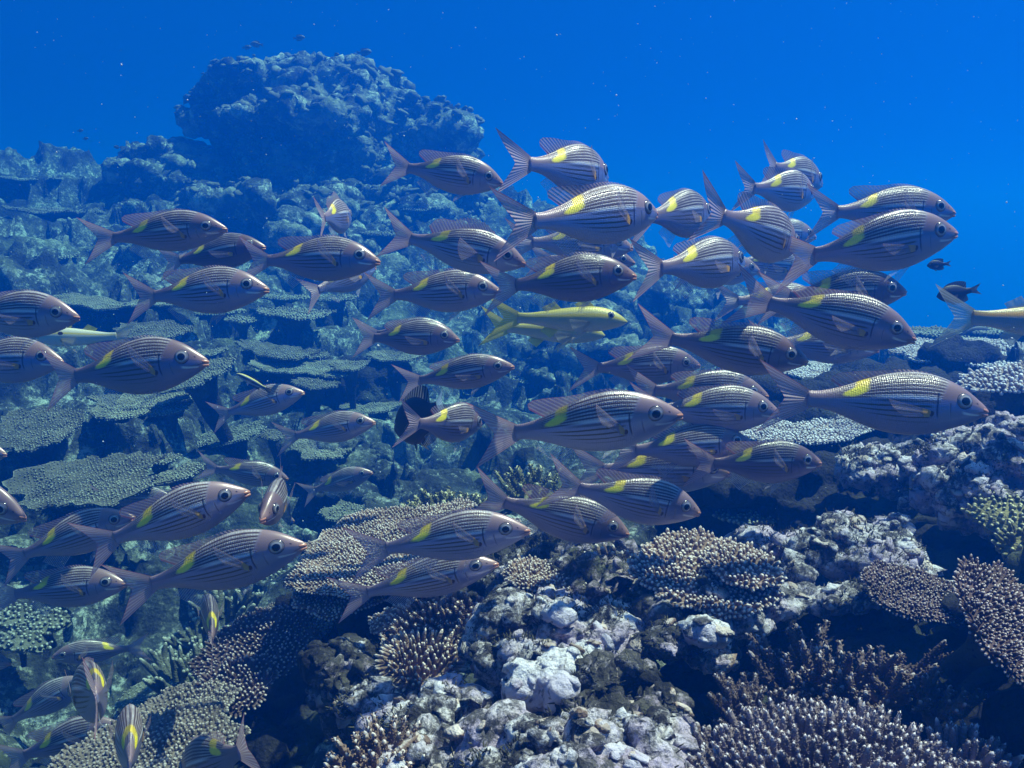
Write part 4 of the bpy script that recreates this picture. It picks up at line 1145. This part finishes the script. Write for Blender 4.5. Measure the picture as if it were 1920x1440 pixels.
table('smooth green plate coral at lower left below the fish facing left', 310,1300,185,2.1, 16,-16,'acro_green', nl=.006, nr=.004, sp=.011, seed=69, asp=.75, h=.12)
branching('pale green branching coral above the ribbed plates', 420,1165,110,2.2, n=16, ln=.075, r=.008, mat='acro_green', seed=70, spread=.8, cor=0, sub=2)
branching('green branching coral beside the smooth green plate', 345,1285,120,1.95, n=18, ln=.07, r=.0075, mat='acro_green', seed=71, spread=1.1, cor=0, sub=2)
branching('green branching coral near the dark fish that climbs away', 385,1215,100,2.1, n=16, ln=.06, r=.0075, mat='acro_green', seed=72, spread=1.0, cor=0, sub=2)
fingers('cobbled green cushion coral at the left edge below the dim fish', 75,1160,100,2.3, 20,-10, n_sp=.0115, ln=.012, r=.0050, mat='acro_green', seed=73, asp=.7, cor=0)
fingers('second cobbled green cushion coral touching the left edge', 20,1150,90,2.35, 20,0, n_sp=.0115, ln=.012, r=.0050, mat='acro_green', seed=74, asp=.7, cor=0)
fingers('low green cushion coral below the cobbled cushions at the left edge', 40,1195,90,2.2, 20,10, n_sp=.0115, ln=.012, r=.0050, mat='acro_green', seed=75, asp=.6, cor=0)
fingers('green cushion coral over the open bed below the dark fish', 330,1225,90,2.3, 16,0, n_sp=.0115, ln=.014, r=.0050, mat='acro_green', seed=76, asp=.8, cor=0)
fingers('bluish bumpy coral head under the broad blotched fish', 520,1085,110,2.6, 14,-6, n_sp=.014, ln=.014, r=.0062, mat='acro_green', seed=77, asp=.7, cor=0)

# ------------------------------------------------------------------ mid and far reef plates, one by one where the photo shows them
PL = [
 (250,572,280,4.3,3,0,'grey ledge plate coral left, beyond the tail of the slim fish'),
 (290,622,135,3.9,12,0,'round grey plate coral just right of the spotted goatfish'),
 (368,703,135,3.3,26,-14,'bright green plate coral under the head of the large brown fish'),
 (262,752,170,3.4,8,-3,'tiered plate coral with pale rim left below the large brown fish, upper tier'),
 (225,770,120,3.3,8,2,'tiered plate coral left below the large brown fish, lower tier'),
 (315,768,80,3.3,8,-6,'short plate beside the tiered plate coral on the left'),
 (335,742,70,3.5,6,4,'small pale rimmed plate above the tiered plates on the left'),
 (65,805,170,3.1,22,0,'large smooth brown coral at the left edge below the large brown fish'),
 (165,905,290,2.75,12,-5,'broad smooth brown plate coral above the climbing lilac fish'),
 (215,870,60,2.9,8,0,'small pale tuft plate on the upper rim of the broad smooth brown plate'),
 (298,860,66,3.0,10,0,'small pale plate right of the broad smooth brown plate'),
 (335,888,90,2.9,10,-12,'narrow pale plate behind the head of the climbing lilac fish'),
 (555,590,140,4.6,5,3,'long grey plate coral below the translucent bluish fish'),
 (520,660,150,4.2,6,8,'grey plate coral in the mid reef, left of the brown middle fish'),
 (560,690,150,4.1,6,4,'wide thin plate coral in the mid reef, right of the bright green plate'),
 (655,685,62,4.0,18,0,'round plate coral under the tail of the brown middle fish'),
 (738,668,105,4.3,8,0,'oval plate coral beneath the brown middle fish'),
 (565,665,100,4.4,5,4,'plate coral just above the wide thin one in the mid reef'),
 (450,650,90,4.4,8,0,'small plate coral beside the snout of the large brown fish, far one'),
 (385,662,70,4.0,10,-4,'small plate coral touching the snout of the large brown fish'),
 (400,585,110,4.7,5,2,'grey plate coral below the slim fish with the long blotch'),
 (372,575,80,4.9,4,0,'smaller plate coral beside it below the slim fish'),
 (455,600,60,4.6,6,3,'small oval plate coral right below the snout of the slim fish'),
 (530,558,90,5.0,4,3,'plate coral ledge left of the translucent bluish tail'),
 (630,560,70,5.1,6,-2,'pale plate coral below the tip of the dark blue fish'),
 (590,720,80,3.9,8,6,'plate coral right of the small pale fish'),
 (625,700,60,4.0,10,0,'little plate coral between the pale fish and the round plate'),
 (440,815,110,3.5,12,-14,'pale rubble plate coral below the small pale fish'),
 (350,832,90,3.5,10,-8,'pale rubble plate coral left below the small pale fish'),
 (520,815,70,3.6,8,0,'small rimmed plate coral near the tail of the blue grey fish'),
 (690,765,110,4.1,8,0,'bumpy plate coral left of the black surgeonfish'),
 (600,840,110,3.4,14,10,'crusted plate coral on the rubble below the blue grey fish'),
 (650,960,90,3.1,12,0,'crusted plate coral at the foot of the slope beside the tan table'),
 (900,715,80,4.6,6,0,'faint plate coral right of the fish with orange snout'),
 (960,710,110,4.8,4,3,'faint wide plate coral beyond the fish with orange snout'),
 (1000,860,120,4.0,8,0,'blue hazed plate coral beneath the prominent rosy backed fish'),
 (900,870,100,4.2,8,4,'blue hazed plate coral left of the tail of the prominent fish'),
 (1130,655,110,5.0,6,0,'blue hazed coral plate below the yellow tailed goatfish'),
 (90,545,150,4.9,3,0,'grey ledge plate coral at the left, above the fish entering at the edge'),
 (60,480,170,5.3,4,3,'dim ledge plate coral at the left edge, mid slope'),
 (230,480,140,5.5,4,-4,'dim ledge plate coral under the tail of the highest left fish'),
 (110,400,160,6.0,4,2,'faint plate coral on the far left slope'),
 (60,340,150,6.5,3,3,'faint plate coral near the crest of the far left slope'),
 (520,395,90,6.2,4,0,'faint plate coral at the foot of the great boulder, left'),
 (790,395,110,6.3,4,-2,'faint plate coral at the foot of the great boulder, right'),
 (730,440,100,5.9,4,0,'faint plate coral behind the fish with the raised spiny dorsal'),
 (540,430,80,5.8,4,0,'faint plate coral above the dark blue fish'),
]
_var = {}
for i, (px, py, w, d, ti, ro_, lab) in enumerate(PL):
    R = w / 2 * d / F; far = d > 4.5
    acc = plate_geo(R, .011 if far else .007, .0062 if far else .0042, .017 if far else .0115, 200 + i, amp=.24, dish=.08, asp=.6 + .35 * ((i * 37) % 10) / 10, th0=.016, seg=4, rough=.03)
    m = 'plate_dark' if i % 4 == 1 or i in (7, 8) else ('acro_green' if i in (2, 27, 28) else 'plate')
    c = P(px, py, d)
    o = link('plate_coral', acc.mesh('plate_coral'), M[m], loc=c)
    o.rotation_euler = Matrix(basis(tilt_normal(ti, ro_)).tolist()).to_euler()
    h = max(.06, min(.5, c[2] - bed_z(c[0], c[1]) + .06))
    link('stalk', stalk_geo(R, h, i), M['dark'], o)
    tag(o, lab, 'plate coral', 'plate corals on the slope behind the school')

# mid reef rocks
rock('reef_rock', 'block of rubble rock below the small blue grey fish in the mid reef', 'rock', [(625,850,3.6,62,1.1,1,.8),(660,890,3.5,56,1,1,1),(600,880,3.5,60),(640,950,3.4,80,1.2,1,.9)], 'bed', vox=.012, amp=.03, freq=7, pit=.03, knob=.02, kfreq=18, seed=80)
rock('reef_rock', 'craggy knob of reef left of the great boulder', 'rock', [(300,320,6.7,62,1.2,1,.7),(350,300,6.8,45,1,1,.8),(260,345,6.6,50,1,1,.8),(370,360,6.6,70)], 'far', vox=.02, amp=.06, freq=4, pit=.06, knob=.03, kfreq=12, seed=81)
rock('reef_rock', 'steep mound of reef below the fish with the raised spiny dorsal', 'rock', [(640,520,5.8,90,1.2,1,.9),(560,540,5.6,60),(600,470,6.0,80,1.3,1,.8)], 'far', vox=.02, amp=.06, freq=4, pit=.06, knob=.03, kfreq=12, seed=82)
rock('reef_rock', 'blue hazed mound of reef beyond the dark fish over the goatfish', 'rock', [(1130,650,5.0,80,1.3,1,.8),(1230,590,5.4,80,1.4,1,.8),(1060,690,4.9,70,1.2,1,.7),(1330,580,5.5,70,1.3,1,.7)], 'far', vox=.018, amp=.06, freq=4, pit=.06, knob=.03, kfreq=12, seed=83)
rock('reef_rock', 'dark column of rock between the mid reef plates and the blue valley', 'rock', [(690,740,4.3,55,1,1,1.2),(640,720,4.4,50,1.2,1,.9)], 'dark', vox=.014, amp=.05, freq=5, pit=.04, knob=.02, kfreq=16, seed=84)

# ------------------------------------------------------------------ loose things in the water
def make_snow():
    rs = np.random.RandomState(11); n = 1500
    d = rs.uniform(.35, 1, n) ** 1.0 * 3.6; px = rs.uniform(-60, 1980, n); py = rs.uniform(-60, 1300, n)
    c = np.array([P(px[i], py[i], d[i]) for i in range(n)])
    s = rs.lognormal(-7.25, .4, n)
    o8 = np.array([[1,0,0],[-1,0,0],[0,1,0],[0,-1,0],[0,0,1],[0,0,-1.0]]); f8 = np.array([[0,2,4],[2,1,4],[1,3,4],[3,0,4],[2,0,5],[1,2,5],[3,1,5],[0,3,5]])
    v = c[:, None] + o8[None] * s[:, None, None] * rs.uniform(.6, 1.4, (n, 1, 3))
    f = (f8[None] + (np.arange(n) * 6)[:, None, None]).reshape(-1, 3)
    o = link('marine_snow', mesh_np('marine_snow', v.reshape(-1, 3), [f]), simple('snow_speck', (.75, .75, .75), .9))
    o['kind'] = 'stuff'; o['label'] = 'drifting pale specks in the water'
make_snow()
# ------------------------------------------------------------------ the school (snout px, tail px, yaw, length, bend, dorsal, phase, label)
G = 'striped fish with a gold blotch in the school'
SCHOOL = [
 ((943,343),(714,308),-4,.235,1,'mid',.25,'silvery striped fish alone before the right foot of the great coral boulder'),
 ((1145,334),(960,298),-54,.26,2,'mid',.15,'striped fish turned away, just above the pale fish with the spread pectoral fin'),
 ((1236,400),(936,420),-40,.26,1,'mid',.0,'palest large striped fish with tall rosy dorsal and spread whitish pectoral fin'),
 ((1541,345),(1428,304),-52,0.24,0,'mid',.35,'small striped fish at the very top right of the school against open blue water'),
 ((1528,366),(1386,350),-50,0.24,1,'mid',.0,'small pale fish directly beneath the topmost fish on the right, against blue water'),
 ((1788,398),(1503,398),-8,.262,-1,'mid',.35,'striped fish above and slightly behind the biggest fish of the upper right pair'),
 ((1797,436),(1455,492),-4,.262,1,'fold',.35,'large striped fish, lower of the upper right pair with stacked heads'),
 ((1334,402),(1190,408),-57,0.24,1,'fold',.55,'dark striped fish just right of the palest fish, facing away with its gold blotch showing'),
 ((1492,468),(1322,388),-57,.25,1,'mid',.1,'lilac striped fish turned away, tail raised, between the dark fish and the upper right pair'),
 ((1400,492),(1198,505),-48,0.25,1,'fold',.3,'striped fish with curved gold blotch swimming below the dark fish that faces away'),
 ((1530,444),(1385,432),-25,.24,0,'fold',.2,'striped fish almost hidden behind the tail of the large upper right fish'),
 ((1424,506),(1262,512),-20,.24,0,'fold',.15,'pale fish mostly hidden behind the fish with the curved gold blotch'),
 ((1515,505),(1345,488),-20,.26,0,'fold',.05,'pale silver fish hidden below the lilac fish, only its belly seen'),
 ((985,494),(708,436),2,.25,1,'up',.15,'striped fish with spiny dorsal fully raised, swimming nose down left of the palest fish'),
 ((938,545),(684,556),2,.245,0,'mid',.3,'bluish striped fish just below the one with the raised spiny dorsal'),
 ((1193,516),(903,540),-4,.235,1,'mid',.85,'dark brown striped fish above the yellow tailed goatfish'),
 ((1190,492),(985,485),-10,.24,0,'fold',.5,'fish whose eye and orange mouth peep out behind the dark brown fish over the goatfish'),
 ((1186,464),(945,452),-10,.26,0,'fold',.25,'striped fish hidden behind the belly of the palest fish'),
 ((711,489),(440,488),6,.25,1,'mid',.55,'dark blue striped fish with pointed pink snout, in front of the reef left of centre'),
 ((704,500),(566,556),-42,.24,0,'fold',.3,'translucent bluish fish just below the dark blue fish, tail hanging low'),
 ((426,428),(158,450),4,.25,-1,'mid',.5,'brownish striped fish highest at the left side, its tail bent down'),
 ((497,462),(292,495),4,.225,0,'fold',1.0,'dark plum fish tucked under the highest fish on the left'),
 ((502,541),(226,560),4,.245,1,'mid',.3,'slim striped fish with a long gold blotch, below the dark plum fish'),
 ((148,594),(-125,590),6,.25,0,'fold',.2,'striped fish entering at the left edge, above the spotted goatfish'),
 ((118,677),(-140,682),6,.25,0,'fold',.35,'striped fish entering at the left edge, just below the spotted goatfish'),
 ((388,677),(68,714),4,.262,1,'mid',.6,'large brown striped fish in front of the bright green plate coral on the left'),
 ((656,408),(594,408),-73,0.22,0,'up',.1,'small pale rounded fish seen nearly from behind, red edged tail upright, beneath the coral boulder'),
 ((860,636),(655,634),4,.225,2,'fold',.7,'brown striped fish with up-bent tail in the middle of the picture'),
 ((848,622),(668,628),2,.235,0,'fold',.6,'fish whose back alone shows behind the brown fish in the middle'),
 ((963,687),(738,722),4,.225,1,'fold',.5,'striped brown fish with orange snout, just above the black surgeonfish'),
 ((569,735),(388,784),4,.222,1,'mid',.05,'small pale striped fish below the blue and yellow cleaner wrasse'),
 ((703,791),(514,824),6,.222,0,'mid',.25,'small blue grey fish with yellow blotch facing right over the mid reef rubble'),
 ((905,795),(754,796),-54,.22,1,'fold',.55,'striped fish partly hidden between the black surgeonfish and the largest pink tail'),
 ((1279,778),(880,824),4,.262,1,'mid',.12,'most prominent fish in the centre, rosy back with white beads, white ringed eye'),
 ((1460,772),(1178,768),-4,.25,0,'fold',.3,'striped fish just right of the prominent rosy backed fish, its head behind a tail'),
 ((1440,742),(1168,730),-4,.26,0,'fold',.3,'fish whose striped back shows just above the one with orange lips right of centre'),
 ((1851,770),(1420,742),0,.278,0,'fold',.4,'longest dark blue striped fish, at the right with huge eye over pale table coral'),
 ((1412,832),(1130,848),-4,.25,0,'fold',.45,'dark striped fish below the one with orange lips, only its eye and gold blotch clear'),
 ((1370,886),(1062,880),-4,.278,0,'fold',.1,'pale fish hidden behind the tail of the dark fish above the black cave'),
 ((1541,868),(1284,872),-4,.225,1,'mid',.95,'darkest fish, nearly black with a greenish gold blotch, in front of the black cave'),
 ((1314,962),(1021,906),-12,.235,1,'mid',.3,'navy striped fish with white beaded rows and bright gold blotch below the darkest fish'),
 ((1180,1002),(880,928),-8,.25,1,'mid',.5,'fish diving right behind the tail of the navy fish, pale belly fin hanging'),
 ((992,992),(652,1036),2,.25,-1,'mid',.12,'striped fish passing in front of the large tan table coral, upper of two'),
 ((933,1056),(622,1126),2,.25,0,'mid',.0,'pale slender fish low over the large tan table coral, lower of two'),
 ((1516,678),(1188,626),-4,.25,1,'mid',.65,'dark blue striped fish with bright orange lips, right of the goatfish'),
 ((1312,684),(1066,692),-8,.25,0,'mid',.45,'fish with a tall gold blotch partly behind the dark blue fish with orange lips'),
 ((1718,636),(1368,552),6,.262,1,'fold',.45,'big deep bodied blue fish with open orange mouth, below the upper right pair'),
 ((1699,546),(1420,560),-4,.255,0,'mid',.85,'plum dark fish just above the big blue one with open orange mouth'),
 ((1545,566),(1338,564),-8,.24,0,'mid',.3,'striped fish hidden behind the tail of the big blue fish with open mouth'),
 ((1648,655),(1400,640),-4,.25,0,'fold',.4,'fish whose striped belly shows under the big blue fish with open mouth'),
 ((466,922),(142,1038),-8,.25,1,'mid',.05,'large lilac striped fish with yellow pectoral base, climbing to the right at lower left'),
 ((572,1020),(205,1116),2,.262,0,'mid',.3,'large striped fish just below the climbing lilac fish, broad gold blotch'),
 ((252,968),(-12,1060),-8,.25,0,'mid',.25,'striped fish at far left behind the tail of the climbing lilac fish'),
 ((238,1094),(-30,1120),2,.25,0,'mid',.45,'dim striped fish at far left below the pair of large fish'),
 ((552,976),(425,968),-20,.245,0,'fold',.1,'fish whose pale head peeps out above the broad blotched fish'),
 ((498,975),(548,888),70,.22,-2,'mid',.7,'dark fish seen head on, facing the camera nose down at lower left'),
 ((540,898),(366,876),-10,.225,1,'mid',.35,'striped fish behind the head-on dark fish'),
 ((698,885),(562,928),2,.205,0,'fold',.35,'small striped fish swimming right over rubble beside the big tan table coral'),
 ((48,970),(-230,880),10,.27,0,'fold',.4,'fish cut by the left edge, only a head with yellow mouth'),
 ((97,1232),(282,1212),10,.215,0,'mid',.4,'striped fish facing left, the only one swimming against the school'),
 ((150,1302),(218,1298),-78,.21,2,'mid',.3,'blurred lilac fish seen from behind at lower left with upright red fins'),
 ((165,1272),(-14,1372),-4,.25,0,'mid',.2,'fish climbing to the right behind the one seen from behind, lower left'),
 ((232,1360),(-6,1432),0,.235,0,'mid',.45,'fish at the bottom left corner, yellow blotch low over dark plates'),
 ((241,1352),(243,1460),-72,.20,0,'mid',.15,'pinkish fish cut by the bottom edge, climbing steeply over the pebbly plate corals'),
 ((345,1452),(482,1398),-60,.2,0,'fold',.5,'dark striped fish cut by the bottom edge, head down to the left'),
 ((388,1126),(408,1222),-65,.2,1,'mid',.9,'dark fish climbing away over the green branching coral'),
 ((20,1243),(-170,1236),4,.24,0,'fold',.3,'fish of which only an orange mouth shows at the left edge, lower one'),
 ((12,851),(-190,850),4,.24,0,'fold',.3,'fish of which only an orange mouth shows at the left edge, upper one'),
 ((330,938),(168,936),0,.245,0,'fold',.4,'fish whose striped back shows behind the climbing lilac fish'),
]
for s_, t_, yw, L_, bd, dr, ph, lab in SCHOOL:
    fish('emp', 'striped_fish', lab, 'fish', s_, t_, yw, L_, bd, dr, ph, group=G, roll=((s_[0] * 7 + s_[1] * 3) % 17) - 8, hz={1851: .86, 992: .86, 933: .78, 569: .9, 703: .9}.get(s_[0], .86 + ((s_[0] * 5 + t_[1]) % 15) / 100))

fish('goat', 'goatfish', 'pale goatfish with bright yellow tail and yellow side stripe in the middle of the school', 'goatfish', (1176,602),(912,595),-4,.262,0)
fish('goat', 'goatfish', 'second goatfish with a yellow tail, nearly hidden behind the first', 'goatfish', (1135,628),(900,612),-8,.27,1)
fish('goat_band', 'goatfish', 'large pale goatfish with an ochre band leaving at the right edge', 'goatfish', (2080,610),(1748,592),-10,.30,0)
fish('goat_spot', 'goatfish', 'white goatfish with dark side spot facing left above the plate corals', 'goatfish', (60,634),(262,630),6,.25,0)
fish('goat_spot', 'goatfish', 'pale goatfish cut by the left edge behind the spotted one', 'goatfish', (-120,622),(70,612),4,.25,0)
fish('wrasse', 'cleaner_wrasse', 'slim cleaner wrasse with yellow head and dark blue body above the small pale fish', 'wrasse', (443,700),(508,734),10,.085,0)
fish('black', 'damselfish', 'small black damselfish facing left below the upper right pair', 'damselfish', (1738,498),(1784,494),0,.055,0)
fish('black', 'damselfish', 'larger black damselfish facing left just above the goatfish tail at right', 'damselfish', (1756,556),(1840,541),0,.085,0)
fish('surgeon', 'surgeonfish', 'black surgeonfish with pale blue tail behind the partly hidden striped fish', 'surgeonfish', (744,806),(850,754),-58,.2,1)
fish('black', 'surgeonfish', 'dim dark round fish hovering over the rubble beyond the tan table coral', 'surgeonfish', (812,908),(755,900),0,.12,0)
fish('black', 'surgeonfish', 'dark fish resting on the right hand table coral behind the banded goatfish tail', 'surgeonfish', (1862,628),(1775,632),-6,.17,0)
for px, py, w, dr_, lab in ((482, 82, 26, -1, 'dark reef fish hovering at the left of the boulder top'), (560, 70, 24, 1, 'dim reef fish in open water over the middle of the boulder top'),
                       (682, 97, 30, 1, 'dim reef fish hovering at the right of the boulder top'), (462, 88, 18, 1, 'tiny reef fish beside the dark one at the left of the boulder top'),
                       (873, 238, 22, -1, 'faint fish hovering right of the boulder shoulder'), (150, 244, 12, 1, 'tiny dark fish alone in blue water over the far left slope, upper one'),
                       (160, 259, 12, 1, 'tiny dark fish alone in blue water over the far left slope, lower one'), (220, 275, 14, -1, 'tiny faint fish in the gap between the left slope and the boulder')):
    fish('grey', 'reef_fish', lab, 'fish', (px + dr_ * w / 2, py), (px - dr_ * w / 2, py + 2), 0, w / F * 6.0, 0, phase=.5, group='small far reef fish')
